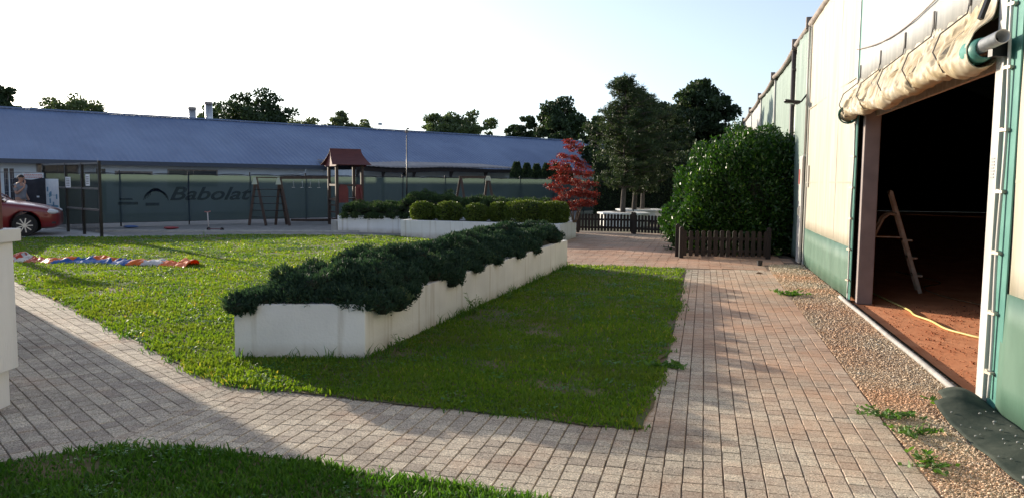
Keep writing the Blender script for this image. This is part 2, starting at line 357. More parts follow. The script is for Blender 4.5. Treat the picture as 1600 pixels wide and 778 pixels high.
# ------------------------------------------------------------------ grass blades
def grass(name, poly, dens_fn, hgt, m, zone=None, jit=.05, label=None, seg2=True, wid=1.0, avoid=()):
    P0 = np.array(poly); x0, y0 = P0.min(0)-.1; x1, y1 = P0.max(0)+.1
    pts = []
    cells = .5
    for cx in np.arange(x0, x1, cells):
        for cy in np.arange(y0, y1, cells):
            D = math.hypot(cx+.25, cy+.25)
            if cy < 2.6 or abs(cx+.25)/(cy+.25) > .80: continue
            n = int(dens_fn(D)*cells*cells)
            pts.append(np.column_stack([rg.uniform(cx, cx+cells, n), rg.uniform(cy, cy+cells, n)]))
    pts = np.concatenate(pts)
    q = pts.copy(); lw = np.sin(pts[:, 0]*2.1+1.3*np.sin(pts[:, 1]*1.7))*np.sin(pts[:, 1]*2.7+.8)
    q[:, 0] += lw*.05
    nz = np.sin(q[:, 0]*7.1+np.sin(q[:, 1]*5.3)*2)*.5+np.sin(q[:, 1]*9.7+q[:, 0]*3.1)*.5
    q[:, 0] += nz*jit+rg.normal(0, jit*.5, len(q)); q[:, 1] += np.roll(nz, 1)*jit*.3+rg.normal(0, jit*.5, len(q))
    keep = inpoly(q, poly)
    pw_ = np.sin(pts[:, 0]*1.3+2*np.sin(pts[:, 1]*.9))*np.sin(pts[:, 1]*1.5+1.1*np.sin(pts[:, 0]*2.2)+1)+.35*np.sin(pts[:, 0]*6.1+pts[:, 1]*4.7)*np.sin(pts[:, 1]*7.3)
    keep &= rg.random(len(pts)) > np.clip((pw_-.55)*1.6, 0, .75)
    for a in avoid: keep &= ~inpoly(pts, a)
    pts = pts[keep]; n = len(pts)
    D = np.hypot(pts[:, 0], pts[:, 1])
    # clumpiness
    cl = np.sin(pts[:, 0]*3.3+1.7*np.sin(pts[:, 1]*2.1))*np.sin(pts[:, 1]*3.9+1.3*np.sin(pts[:, 0]*2.7))
    cl2 = np.sin(pts[:, 0]*11+2*np.sin(pts[:, 1]*7))*np.sin(pts[:, 1]*13+2*np.sin(pts[:, 0]*9))
    h = hgt*(.65+.25*cl+.25*cl2+rg.gamma(2, .22, n)); h = np.clip(h, hgt*.3, hgt*2.6)
    wd = (.0026+.00055*D)*wid*rg.uniform(.7, 1.4, n)
    az = rg.uniform(0, 2*np.pi, n); lean = rg.uniform(.1, .9, n)*h; la = rg.uniform(0, 2*np.pi, n)
    bx, by = np.cos(az)*wd, np.sin(az)*wd; lx, ly = np.cos(la)*lean, np.sin(la)*lean
    z0 = np.full(n, .008)
    def row(t, ww, hh): return (np.stack([pts[:, 0]-bx*ww+lx*t, pts[:, 1]-by*ww+ly*t, z0+h*hh], 1), np.stack([pts[:, 0]+bx*ww+lx*t, pts[:, 1]+by*ww+ly*t, z0+h*hh], 1))
    rows = [row(0, 1, 0), row(.35, .8, .6), row(1, .12, 1)]
    V = np.stack([rows[0][0], rows[0][1], rows[1][0], rows[1][1], rows[2][0], rows[2][1]], 1).reshape(-1, 3)
    i = np.arange(n)*6
    Q = np.concatenate([np.stack([i, i+1, i+3, i+2], 1), np.stack([i+2, i+3, i+5, i+4], 1)])
    tone = np.repeat(np.clip(.45+.22*cl+rg.normal(0, .22, n), 0, 1), 6)
    o = npmesh(name, V, Q, m, tone=tone)
    return tag(o, label, None, None, 'stuff')
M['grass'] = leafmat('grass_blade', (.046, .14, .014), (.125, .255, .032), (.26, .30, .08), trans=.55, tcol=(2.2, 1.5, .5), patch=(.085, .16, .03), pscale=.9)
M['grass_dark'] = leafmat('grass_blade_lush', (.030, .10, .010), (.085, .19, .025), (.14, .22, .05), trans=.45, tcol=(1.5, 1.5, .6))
dfn = lambda D: min(6500, 190000/(D*D))
a0 = P(367, 561).to_2d(); a1 = P(571, 561).to_2d(); a2 = P(886, 416).to_2d()
AL = (a2-a1).length; adir = (a2-a1).normalized(); AANG = math.atan2(adir.x, adir.y)
AW = 1.16
hole = [tuple(a0), tuple(a1), tuple(a2), tuple(a2-(a1-a0))]
grass('lawn_grass', LAWN, dfn, .024, M['grass'], label='short mown sunlit lawn grass around the white planter', avoid=[hole])
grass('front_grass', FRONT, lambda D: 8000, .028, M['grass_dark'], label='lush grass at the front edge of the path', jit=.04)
def clover(name, poly, n, m, label, size=.011):
    P0 = np.array(poly); lo = P0.min(0); hi = P0.max(0); q = np.column_stack([rg.uniform(lo[0], hi[0], n*3), rg.uniform(max(lo[1], 2.5), hi[1], n*3)])
    q = q[inpoly(q, poly) & (np.abs(q[:, 0])/q[:, 1] < .78)]
    k = np.sin(q[:, 0]*1.7+np.sin(q[:, 1]*2.3)*1.5)*np.sin(q[:, 1]*1.9+q[:, 0]*.7); q = q[(k > .25) | (rg.random(len(q)) < .08)][:n]
    ctr = np.repeat(q, 16, 0)+rg.normal(0, .05, (len(q)*16, 2)); m2 = len(ctr)
    C = np.column_stack([ctr, rg.uniform(.02, .042, m2)]); up = np.column_stack([rg.normal(0, .25, (m2, 2)), np.ones(m2)])
    up = unit(up); r = unit(rg.normal(0, 1, (m2, 3))); a = unit(np.cross(up, r)); b_ = np.cross(up, a); D = np.hypot(C[:, 0], C[:, 1])[:, None]
    L = size*(.8+D*.045)*rg.uniform(.6, 1.4, (m2, 1)); V, Q = leaf_quads(C, a*L, b_*L*.8)
    o = npmesh(name, V, Q, m, tone=np.repeat(rg.random(m2), 4)); return tag(o, label, None, None, 'stuff')
def leaf_quads(C, A, B):
    n = len(C); V = np.stack([C-A, C+B, C+A, C-B], 1).reshape(-1, 3); i = np.arange(n)*4
    return V, np.stack([i, i+1, i+2, i+3], 1)
def unit(v): return v/np.maximum(np.linalg.norm(v, axis=1, keepdims=True), 1e-9)
M['clover'] = leafmat('clover_leaf', (.035, .13, .018), (.08, .22, .035), trans=.3, tcol=(1.4, 1.4, .6))
clover('clover', LAWN, 2600, M['clover'], 'low clover and daisy leaves mixed into the lawn')
clover('clover', FRONT, 420, M['clover'], 'low clover leaves in the front strip of grass')
M['dead_leaf'] = leafmat('dead_leaf', (.20, .11, .05), (.38, .24, .12), trans=.1)
# ragged taller tufts along edges
def tufts(name, pts, hgt, m, label, per=9, spread=.04):
    V = []; Q = []; T = []
    for (x, y, hh) in pts:
        t0 = rnd.random()
        for k in range(per):
            a = rnd.uniform(0, 6.283); h = hgt*hh*rnd.uniform(.5, 1.2); px = x+rnd.gauss(0, spread); py = y+rnd.gauss(0, spread)
            b = rnd.uniform(0, 6.283); wx, wy = math.cos(b)*.004, math.sin(b)*.004; lx, ly = math.cos(a)*h*.5, math.sin(a)*h*.5
            i = len(V)
            V += [(px-wx, py-wy, 0), (px+wx, py+wy, 0), (px-wx+lx*.4, py-wy+ly*.4, h*.65), (px+wx+lx*.4, py+wy+ly*.4, h*.65), (px+lx-wx*.1, py+ly, h), (px+lx+wx*.1, py+ly, h)]
            Q += [(i, i+1, i+3, i+2), (i+2, i+3, i+5, i+4)]; T += [min(1, max(0, t0*.5+rnd.random()*.5))]*6
    return tag(npmesh(name, np.array(V), np.array(Q), m, tone=np.array(T)), label, None, None, 'stuff')
ed = []
for (A, B) in ((a0, a1), (a1, a2)):
    L = (B-A).length; n2 = Vector(((B-A).y, -(B-A).x)).normalized()
    for k in range(int(L*14)):
        p = A+(B-A)*rnd.random()+n2*rnd.uniform(.01, .12); ed.append((p.x, p.y, rnd.choice([.6, 1, 1, 1.7])))
for pl_, i_, j_ in ((LAWN, 0, 11), (FRONT, 2, 9), (LAWN, 22, 27)):
    for i in range(i_, min(j_, len(pl_)-1)):
        A = Vector(pl_[i]); B = Vector(pl_[i+1]); L = (B-A).length
        for k in range(int(L*9)):
            t = rnd.random(); p = A+(B-A)*t
            if mnoise.noise(Vector((p.x*2.2, p.y*2.2, 7))) < -.02: continue
            n2 = Vector(((B-A).y, -(B-A).x)).normalized(); p = p+n2*rnd.gauss(0, .035); ed.append((p.x, p.y, rnd.choice([.4, .5, .7])))
tufts('edge_grass', ed, .075, M['grass_dark'], 'longer uncut grass along the planter foot and the edges of the lawns')

# ------------------------------------------------------------------ tennis hall
M['pvc'] = fabric_mat('cream_pvc', (.42, .38, .29), .06, tint=(.5, .45, .35), rough=.55, c2=(.54, .50, .41), scale=2.0, stretch=(.5, 3, .35))
M['pvc_grey'] = fabric_mat('greyed_pvc', (.33, .34, .34), .05, tint=(.4, .4, .35), rough=.55, c2=(.46, .46, .45), scale=2.2, stretch=(.5, 3, .4))
M['pvc_pale'] = fabric_mat('pale_green_pvc', (.15, .22, .185), .05, tint=(.3, .35, .3), rough=.6, c2=(.23, .31, .265), scale=2, stretch=(.5, 2.5, .3))
M['pvc_green'] = mat('green_pvc', (.060, .135, .095), (.095, .185, .135), rough=.5, scale=2.5, bump=.3, bscale=9, stretch=(.6, 1.2, .6))
M['teal'] = mat('teal_strap', (.05, .20, .165), (.085, .26, .215), rough=.5, scale=6)
M['frame_white'] = mat('painted_steel', (.62, .61, .58), (.48, .45, .40), rough=.45, scale=4, stretch=(1, 1, .3))
M['gutter'] = mat('weathered_gutter', (.20, .16, .14), (.32, .28, .25), scale=6, rough=.8)
M['flap'] = mat('worn_groundsheet', (.028, .040, .034), (.075, .085, .07), scale=4, rough=.95, bump=.8, bscale=10, spec=.15)
streaks(M['pvc'], (2, 16, .5), .55, .92, (.28, .25, .19)); streaks(M['pvc_grey'], (2, 14, .4), .55, .92, (.24, .24, .23)); streaks(M['pvc_pale'], (2, 9, .35), .5, .75, (.11, .15, .13)); streaks(M['pvc_green'], (2, 10, .8), .55, .95, (.06, .10, .075))
hall = empty('tennis_hall', HO, -HA, 'long membrane covered tennis hall with green base band and open doorway on the right', 'hall')
# local axes: +x into the hall, +y along the wall, z up
EZ = 4.72
S_R = .68; S_D0 = .90; S_D1 = 5.72; S_L = 5.86; S_C = 10.8
def rel(p): return (Matrix.Rotation(HA, 4, 'Z') @ Matrix.Translation(-HO)) @ p
def wall_piece(name, s0, s1, z0, z1, m, n=1, thick=.03, off=0, ripple=.004, bulge=0.0, seed=0):
    nu = max(4, int((s1-s0)*10)); nv = max(3, int((z1-z0)*5))
    b = MB()
    def f(u, v):
        s = s0+(s1-s0)*u; z = z0+(z1-z0)*v
        e = math.sin(math.pi*min(1, max(0, u)))*bulge
        return (-off-e-ripple*mnoise.noise(Vector((s*3+seed, z*.8, seed)))*1.5, s, z)
    b.grid(f, nu, nv)
    o = b.build(name, m, hall)
    md = o.modifiers.new('s', 'SOLIDIFY'); md.thickness = thick; md.offset = 0
    return o
# wall to the right of the door (runs past the camera)
wall_piece('wall_panel', -9, .50, .86, EZ, M['pvc'], ripple=.008, seed=1)
wall_piece('base_band', -9, .50, .05, .875, M['pvc_green'], off=.012, ripple=.012, seed=2)
# panel left of the door
wall_piece('wall_panel', S_L+.15, S_C, .72, EZ, M['pvc'], ripple=.006, bulge=.02, seed=3)
wall_piece('base_band', S_L+.15, S_C, .03, .735, M['pvc_green'], off=.012, ripple=.015, bulge=.02, seed=4)
# panel over the doorway, greyish and ribbed
wall_piece('wall_panel', S_D0, S_L-.02, 2.95, EZ, M['pvc_grey'], ripple=.008, off=.02, seed=5)
# far panels
secs = [(S_C+.35, 13.3), (13.75, 18.8), (19.1, 24.2), (24.4, 29.6), (29.8, 35), (35.2, 40.5), (40.7, 46)]
for i, (s0, s1) in enumerate(secs):
    wall_piece('wall_panel', s0, s1, .03, EZ-.12*(i % 2), M['pvc_pale'] if i in (0, 1, 2) else M['pvc_grey'], bulge=.03, ripple=.02, seed=10+i, off=-.06*(i > 0))
for i, (s0, s1) in enumerate(secs):
    b = MB(); b.tube([(.03, s1+.08, 0), (.03, s1+.08, EZ)], .045, 8); b.build('wall_post', M['frame_white'], hall)
b = MB(); b.tube([(-.06, 13.52, .1), (-.06, 13.52, EZ-.1)], .05, 10); 
for z in (1.2, 2.6, 3.4, 4.2): b.box((-.04, 13.52, z), (.1, .14, .05))
b.build('drainpipe', mat('dark_pipe', (.05, .04, .04), rough=.5), hall)
b = MB()
ends = [-9]+[s_ for s_ in (S_C+.3, 13.5)]+[s[1]+.1 for s in secs[1:]]
for i in range(len(ends)-1):
    s0, s1 = ends[i], ends[i+1]; n = 10
    pts = []
    for k in range(n+1):
        u = k/n; sag = .10*math.sin(math.pi*u)*(i > 1)
        pts.append((-.03, s0+(s1-s0)*u, EZ+.02-sag))
    b.tube(pts, .06, 8)
    b.box((-.06, s1, EZ+.05), (.12, .10, .22))
b.build('gutter', M['gutter'], hall)
# hall roof and dark shell (closed building, 18 m wide)
b = MB()
def roof(u, v):
    x = 18*v; return (x+.02, -9+55.2*u, EZ+3.6*math.sin(math.pi*v))
b.grid(roof, 4, 16)
o = b.build('roof', fabric_mat('roof_membrane', (.10, .11, .10), .5, tint=(.05, .05, .045)), hall); md = o.modifiers.new('s', 'SOLIDIFY'); md.thickness = .05
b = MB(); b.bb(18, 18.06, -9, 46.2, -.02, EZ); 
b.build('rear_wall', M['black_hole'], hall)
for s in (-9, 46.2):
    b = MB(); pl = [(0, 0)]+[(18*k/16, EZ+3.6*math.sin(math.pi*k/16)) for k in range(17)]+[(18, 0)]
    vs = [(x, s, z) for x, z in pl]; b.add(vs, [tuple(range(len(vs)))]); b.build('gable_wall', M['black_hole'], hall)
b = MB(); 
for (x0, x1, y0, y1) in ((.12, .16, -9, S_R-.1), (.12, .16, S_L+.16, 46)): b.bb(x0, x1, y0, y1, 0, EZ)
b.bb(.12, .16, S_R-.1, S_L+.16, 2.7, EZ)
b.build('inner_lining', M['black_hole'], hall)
# door frame: white outer post right, column left, thin cream post
b = MB(); b.bb(-.05, .07, S_R+.03, S_R+.17, 0, EZ); b.build('door_post', M['frame_white'], hall, bevel=.006)
b = MB(); b.bb(-.045, .0, S_L+.105, S_L+.15, 0, EZ); b.build('door_post', M['frame_white'], hall, bevel=.006)
M['column'] = mat('dusty_column', (.24, .20, .19), (.33, .27, .25), scale=3, rough=.8)
b = MB(); b.bb(.035, .23, S_D1+.0, S_L+.0, 0, EZ)
b.build('inner_column', M['column'], hall, bevel=.01)
b = MB(); b.bb(.16, .42, S_R-.1, S_R+.06, 0, EZ); b.build('inner_column', M['column'], hall, bevel=.01)
b = MB(); b.bb(.16, .2, S_D0, S_D1, 2.5, 2.75); b.build('lintel', M['alu'], hall)
# teal lacing strips with rod and ties
for (s0, s1, rs) in ((.46, .68, .58), (S_L, S_L+.10, S_L+.05)):
    b = MB(); b.bb(-.030, -.020, s0, s1, .03, EZ-.05); lac = b.build('lacing_strip', M['teal'], hall)
    b = MB(); pts = [(-.055+.006*math.sin(z*4), rs+.006*math.sin(z*2.3+1), z) for z in np.arange(.12, 4.5 if s0 < 1 else 2.5, .1)]
    b.tube(pts, .012, 6); b.build('lacing_rod', M['frame_white'], lac)
    b = MB()
    for z in np.arange(.3, 4.4 if s0 < 1 else 2.4, .42):
        b = MB(); b.box((-.05, rs+.01, z), (.05, .075, .018), Euler((0, 0, .3)).to_matrix()); b.box((-.055, rs+.03, z+.012), (.03, .05, .01))
        b.build('tie', M['alu'], lac)
# welded seams standing proud on the panels
b = MB()
M['seam'] = mat('seam', (.40, .36, .28), rough=.5)
for z in (1.62, 3.05):
    b = MB(); b.bb(-.034, -.026, S_L+.16, S_C-.03, z, z+.022); b.build('welded_seam', M['seam'], hall)
    b = MB(); b.bb(-.018, -.012, -8.9, .46, z, z+.02); b.build('welded_seam', M['seam'], hall)
for s in (7.4, 9.0):
    b = MB(); b.bb(-.032, -.026, s, s+.018, .76, EZ); b.build('welded_seam', M['seam'], hall)
b = MB(); s0 = 1.1
pts = [(-.05, 1.05+(5.0)*k/20, 3.42-.22*math.sin(math.pi*k/20)*.9) for k in range(21)]; b.tube(pts, .007, 5); b.build('rope', M['gutter'], hall)
# side door standing open at the far end of the cream panel
b = MB(); b.bb(-.04, .02, S_C+.015, S_C+.075, .02, EZ); b.build('corner_post', M['frame_white'], hall)
d = MB(); d.box((-.075, S_C+.38, 1.09), (.05, .44, 2.14)); dl = d.build('side_door', M['frame_white'], hall, bevel=.01)
d = MB(); d.box((-.125, S_C+.25, 1.05), (.03, .03, .16)); d.box((-.11, S_C+.25, 1.05), (.02, .05, .22)); d.build('handle', M['steel'], dl)
d = MB(); d.box((-.108, S_C+.45, 1.75), (.01, .10, .3)); d.build('warning_sticker', mat('sticker_red', (.5, .10, .08), rough=.5), dl)
# small white plate on the cream panel, and the code label on the right post
b = MB(); b.box((-.04, S_C-.30, 1.75), (.02, .10, .42)); b.build('meter_cover', M['frame_white'], hall, bevel=.004)
b = MB()
for k in range(7): b.box((-.052, S_R+.10, 1.66+k*.022), (.004, .055 if k % 2 else .07, .012))
b.build('label_print', mat('label_grey', (.30, .31, .33), rough=.6), hall)

# rolled-up door curtain
SA, SB = S_D0-.05, S_L+.12
ties = []
M['strap'] = mat('strap', (.16, .15, .14), rough=.8)
for (px, py) in ((1349, 127), (1381, 108), (1420, 85), (1466, 58), (1524, 19)):
    dr = ray(px, py); k = (px-800)/1200
    lo, hi = 0, 8
    for _ in range(40):
        mid = (lo+hi)/2; q = HW(mid)
        r_ = CR.transposed() @ (q+Vector((0, 0, 2.9-H)))
        xx = 800-1200*r_.x/r_.z
        if xx > px: lo = mid
        else: hi = mid
    ties.append((lo+hi)/2)
ties.sort()
def tie_w(s): return sum(math.exp(-((s-t)/.13)**2) for t in ties)
def roll(u, v):
    s = SA+(SB-SA)*u
    sag = .05*math.sin(s*2.1)+.05*math.sin(s*5.3+1)
    pin = tie_w(s); fat = 1-.20*min(1, pin)
    # profile: down the wall, out around the roll, back underneath
    if v < .42:
        t = v/.42; x = -.03-.17*t**1.6*fat; z = 3.0-.30*t
    else:
        t = (v-.42)/.58; a = R(115)-R(285)*t; rr = (.098-.02*(s-3)/5)*fat*(1+.5*sag)
        x = -.15+(-math.sin(a))*0+math.cos(a+R(0))*-rr*1.0; 
        x = -.14-rr*math.sin(R(50)+R(230)*t-R(0)); z = 2.57-sag*.35+rr*1.05*math.cos(R(50)+R(230)*t)
    wr = .032*mnoise.noise(Vector((s*6+v*5, v*2.6, 3)))+.020*mnoise.noise(Vector((s*15-v*7, v*2.4, 8)))+.016*mnoise.noise(Vector((s*36+v*6, v*5, 1)))
    k = min(1, v/.15)
    fan = 1+min(1.2, pin)
    return (x-wr*k*fan*.9, s, z+wr*k*.5-(.02*(1-min(1, pin)))*k)
b = MB(); b.grid(roll, 420, 60)
M['rollcloth'] = fabric_mat('yellowed_pvc', (.50, .39, .23), .10, tint=(.5, .38, .2), rough=.6, c2=(.56, .50, .39), scale=2.2, stretch=(1.2, 1.2, 2.5))
cur = b.build('rolled_curtain', M['rollcloth'], hall)
md = cur.modifiers.new('s', 'SOLIDIFY'); md.thickness = .006
for t in ties:
    b = MB(); pts = [(-.045, t, 3.06), (-.06, t, 2.95), (-.24, t+.02, 2.80), (-.285, t+.03, 2.66), (-.20, t+.03, 2.50), (-.05, t+.02, 2.52)]
    b.tube(pts, .007, 5); b.box((-.045, t, 3.09), (.012, .035, .16))
    b.build('tie_strap', M['strap'], cur)
b = MB(); b.tube([(-.16, S_R-.26, 2.58), (-.16, SB+.1, 2.58)], .048, 20, cap=False)
o = b.build('roller_tube', M['galv'], cur); md = o.modifiers.new('s', 'SOLIDIFY'); md.thickness = .006
b = MB(); b.tube([(-.15, S_D0-.16, 2.56), (-.15, S_D0+.10, 2.56)], [.075, .10], 20, cap=False); o = b.build('end_sleeve', M['teal'], cur); md = o.modifiers.new('s', 'SOLIDIFY'); md.thickness = .008
b = MB(); b.tube([(-.15, SB-.06, 2.54), (-.15, SB+.06, 2.52)], [.13, .08], 16, cap=False)
o = b.build('end_sleeve', M['teal'], cur); md = o.modifiers.new('s', 'SOLIDIFY'); md.thickness = .008
b = MB(); b.bb(-.035, -.027, S_D0-.04, S_D0+.16, 2.8, 3.35); b.build('teal_patch', M['teal'], cur)
b = MB(); b.bar((-.05, S_D0+.02, 3.1), (-.16, S_D0-.03, 2.78), .03, .03); b.build('bracket', M['black_metal'], cur)
b = MB(); b.bar((-.03, S_R-.02, 2.54), (-.16, S_R-.05, 2.54), .05, .12); b.build('bracket', M['black_metal'], cur)

M['pipe'] = mat('dirty_pipe', (.30, .28, .26), (.42, .40, .38), scale=7, rough=.7)
# threshold pipe lying along the doorway, clay floor, gravel
b = MB(); pts = [tuple(HW(S_D1+.45-(S_D1+.2-S_R)*k/16, .10+.004*math.sin(k*.9), .03)) for k in range(17)]
b.tube(pts, .026, 12); tag(b.build('threshold_pipe', M['pipe']), 'pale grey pipe lying along the threshold of the open hall doorway', 'pipe')
FL = [HW(-9, -.02).to_2d(), HW(46, -.02).to_2d(), HW(46, -17.9).to_2d(), HW(-9, -17.9).to_2d()]
sheet('clay_court', [tuple(p) for p in FL], -.002, M['clay'])
gm = mat('gravel_base', (.48, .31, .19), (.66, .50, .35), scale=2, rough=1, bump=.3, bscale=50)
GR = [tuple(path_r(-4)+Vector((.02, 0))), tuple(HW(-7, .02).to_2d()), tuple(HW(10.9, .02).to_2d()), tuple(HW(10.6, .7).to_2d()), tuple(path_r(10.6))]
sheet('gravel_bed', GR, -.004, gm, edge=.012, seed=4)
def stones(name, poly, n, m, label):
    P0 = np.array(poly); lo = P0.min(0); hi = P0.max(0); pts = []
    while sum(len(p) for p in pts) < n:
        q = np.column_stack([rg.uniform(lo[0], hi[0], n), rg.uniform(max(lo[1], 2.4), hi[1], n)])
        q = q[inpoly(q, poly)]; d = np.hypot(q[:, 0], q[:, 1]); q = q[rg.random(len(q)) < np.clip((5.5/d)**1.5, 0, 1)]; pts.append(q)
    pts = np.concatenate(pts)[:n]; d = np.hypot(pts[:, 0], pts[:, 1])
    r = rg.gamma(4, .0010, n)*(1+np.clip(d-5, 0, 9)*.10)+.002
    ax = rg.uniform(.7, 1.4, (n, 3)); ax[:, 2] *= .5
    base = np.array([(1, 0, 0), (-1, 0, 0), (0, 1, 0), (0, -1, 0), (0, 0, 1), (0, 0, -1)], float)
    an = rg.uniform(0, 6.28, n); ca, sa_ = np.cos(an), np.sin(an)
    V = base[None]*ax[:, None]*r[:, None, None]*rg.uniform(.75, 1.2, (n, 6, 1))
    tl = rg.normal(0, .35, (n, 1))
    x = V[:, :, 0]*ca[:, None]-V[:, :, 1]*sa_[:, None]; y = V[:, :, 0]*sa_[:, None]+V[:, :, 1]*ca[:, None]; z = V[:, :, 2]+x*tl
    V = np.stack([x+pts[:, 0:1], y+pts[:, 1:2], z+r[:, None]*.35], 2).reshape(-1, 3)
    F = np.array([(0, 2, 4), (2, 1, 4), (1, 3, 4), (3, 0, 4), (2, 0, 5), (1, 2, 5), (3, 1, 5), (0, 3, 5)])
    i = np.arange(n)*6; Q = (F[None]+i[:, None, None]).reshape(-1, 3)
    tone = np.repeat(rg.random(n), 6)
    o = npmesh(name, V, Q, m, tone=tone); return tag(o, label, None, None, 'stuff')
M['gravel'] = leafmat('gravel_stone', (.42, .31, .20), (.74, .62, .47), (.85, .80, .70), trans=0, rough=.9, spec=.3, patch=(.68, .36, .20), pscale=.55)
stones('gravel', GR, 80000, M['gravel'], 'loose beige gravel stained with red clay between path and hall')
# wood chips / clay crumbs inside the door
CR_ = [tuple(HW(s, o_).to_2d()) for s, o_ in ((1.1, -.1), (5.8, -.1), (6.2, -2.6), (0.4, -2.6))]
M['crumb'] = leafmat('clay_crumb', (.20, .06, .03), (.42, .15, .07), (.55, .26, .14), trans=0, rough=1, spec=.1)
stones('clay_crumbs', CR_, 2600, M['crumb'], 'crumbs of red clay scattered inside the doorway')
# rubber ground flap by the right post
b = MB()
def fl(u, v):
    p = HW(.72-3.2*u, .02+(.40-.12*u)*v*(1 if u > .05 else .8)); n = mnoise.noise(Vector((p.x*2.5, p.y*2.5, 0)))
    cur_ = .10*max(0, 1-u*6)*math.sin(v*2.4)
    return (p.x, p.y, .03+.03*n+cur_+.035*(1-v))
b.grid(fl, 50, 14); o = b.build('ground_flap', M['flap']); md = o.modifiers.new('s', 'SOLIDIFY'); md.thickness = .008
tag(o, 'worn dark green rubber flap lying on gravel at the foot of the hall wall', 'groundsheet')
FLP = [tuple(HW(.9-3.0*u, .05+.36*v).to_2d()) for u, v in ((0, 0), (1, 0), (1, 1), (0, 1))]
b = MB()
for k in range(60):
    u, v = rnd.random(), rnd.random(); q = Vector(fl(.06+.9*u, .1+.8*v)); r_ = rnd.uniform(.004, .011); b.ell((q.x, q.y, q.z+r_*.7+.004), (r_*1.3, r_, r_*.7), 6, 4)
tag(b.build('stray_stones', M['concrete']), 'small pale stones scattered on the dark rubber flap', None, None, 'stuff')

# ladder inside the door
lad = empty('step_ladder', (0, 0, 0), 0, 'worn aluminium step ladder standing open on the red clay in the doorway', 'ladder')
la = P(1438, 458); lt_xy = Vector((la.x, la.y, 0))
sd_ = Vector((.36, .93, 0)).normalized(); fwd = Vector((-sd_.y, sd_.x, 0))
# sizes from the photo: leg foot (1438,458) -> top (1384,304)
def LP(a, c, z): return lt_xy+fwd*a+sd_*c+Vector((0, 0, z))
for c in (0, .40):
    cc = .05*(1 if c == 0 else -1)
    b = MB(); b.bar(LP(0, c, 0), LP(.46, c+cc, 1.50), .055, .028, up=(sd_)); b.build('side_rail', M['alu'], lad, bevel=.004)
    b = MB(); b.tube([LP(.98, c, 0), LP(.60, c+cc*.5, .98), LP(.55, c+cc*.6, 1.10), LP(.47, c+cc*.7, 1.17), LP(.37, c+cc*.7, 1.16)], .025, 8); b.build('rear_leg', M['alu'], lad)
for z in (.26, .52, .78):
    t = z/1.52; b = MB(); b.box(LP(.46*t-.03, .2, z), (.38, .13, .025), Matrix((sd_, fwd, Vector((0, 0, 1)))).transposed()); b.build('step', M['alu'], lad)
b = MB(); b.bar(LP(.25, .05, .82), LP(.66, .03, .82), .02, .02); b.build('brace', M['alu'], lad)
b = MB(); b.bar(LP(.46, .05, 1.49), LP(.46, .35, 1.49), .03, .06); b.build('top_bar', M['alu'], lad)
def hose(name, pxs, r, m, label, cat, z=.02):
    pts = [P(x, y, z) for x, y in pxs]; out = []
    for i in range(len(pts)-1):
        p0 = pts[max(0, i-1)]; p1 = pts[i]; p2 = pts[i+1]; p3 = pts[min(len(pts)-1, i+2)]
        for k in range(8):
            t = k/8; out.append(.5*((2*p1)+(p2-p0)*t+(2*p0-5*p1+4*p2-p3)*t*t+(3*p1-p0-3*p2+p3)*t**3))
    out.append(pts[-1]); b = MB(); b.tube(out, r, 8); return tag(b.build(name, m), label, cat)
hose('garden_hose', [(1340, 445), (1366, 459), (1392, 471), (1420, 484), (1430, 492), (1455, 501), (1478, 513), (1510, 522), (1545, 530), (1640, 548)], .013, mat('yellow_hose', (.62, .50, .17), rough=.5), 'yellow hose lying across the sunlit red clay inside the doorway', 'hose')
hose('cable', [(1400, 424), (1432, 431), (1462, 438), (1468, 443), (1446, 447), (1448, 453), (1480, 464), (1530, 475), (1600, 488)], .010, mat('brown_cable', (.30, .17, .08), rough=.6), 'thin brown cable looped on the shaded clay behind the step ladder', 'cable')

# flood light on its pipe
fl_ = empty('flood_light', HW(10.9, .07, 0), -HA, 'small black flood light on a white pipe bracket high on the hall wall', 'light')
b = MB(); b.tube([(0, 0, 2.2), (0, 0, 4.66)], .018, 8); b.tube([(0, .25, 2.15), (-.02, .1, 2.1), (0, 0, 2.2)], .018, 8); b.build('conduit', M['frame_white'], fl_)
b = MB(); b.tube([(0, 0, 3.36), (-.10, 0, 3.22), (-.16, 0, 3.20)], .016, 8); b.build('bracket', M['black_metal'], fl_)
b = MB(); b.box((-.27, 0, 3.22), (.30, .20, .055), Euler((0, .12, 0)).to_matrix()); b.build('lamp_head', M['black_metal'], fl_, bevel=.015)
b = MB(); b.box((-.275, 0, 3.185), (.24, .16, .01), Euler((0, .12, 0)).to_matrix()); b.build('lamp_glass', M['glass'], fl_)

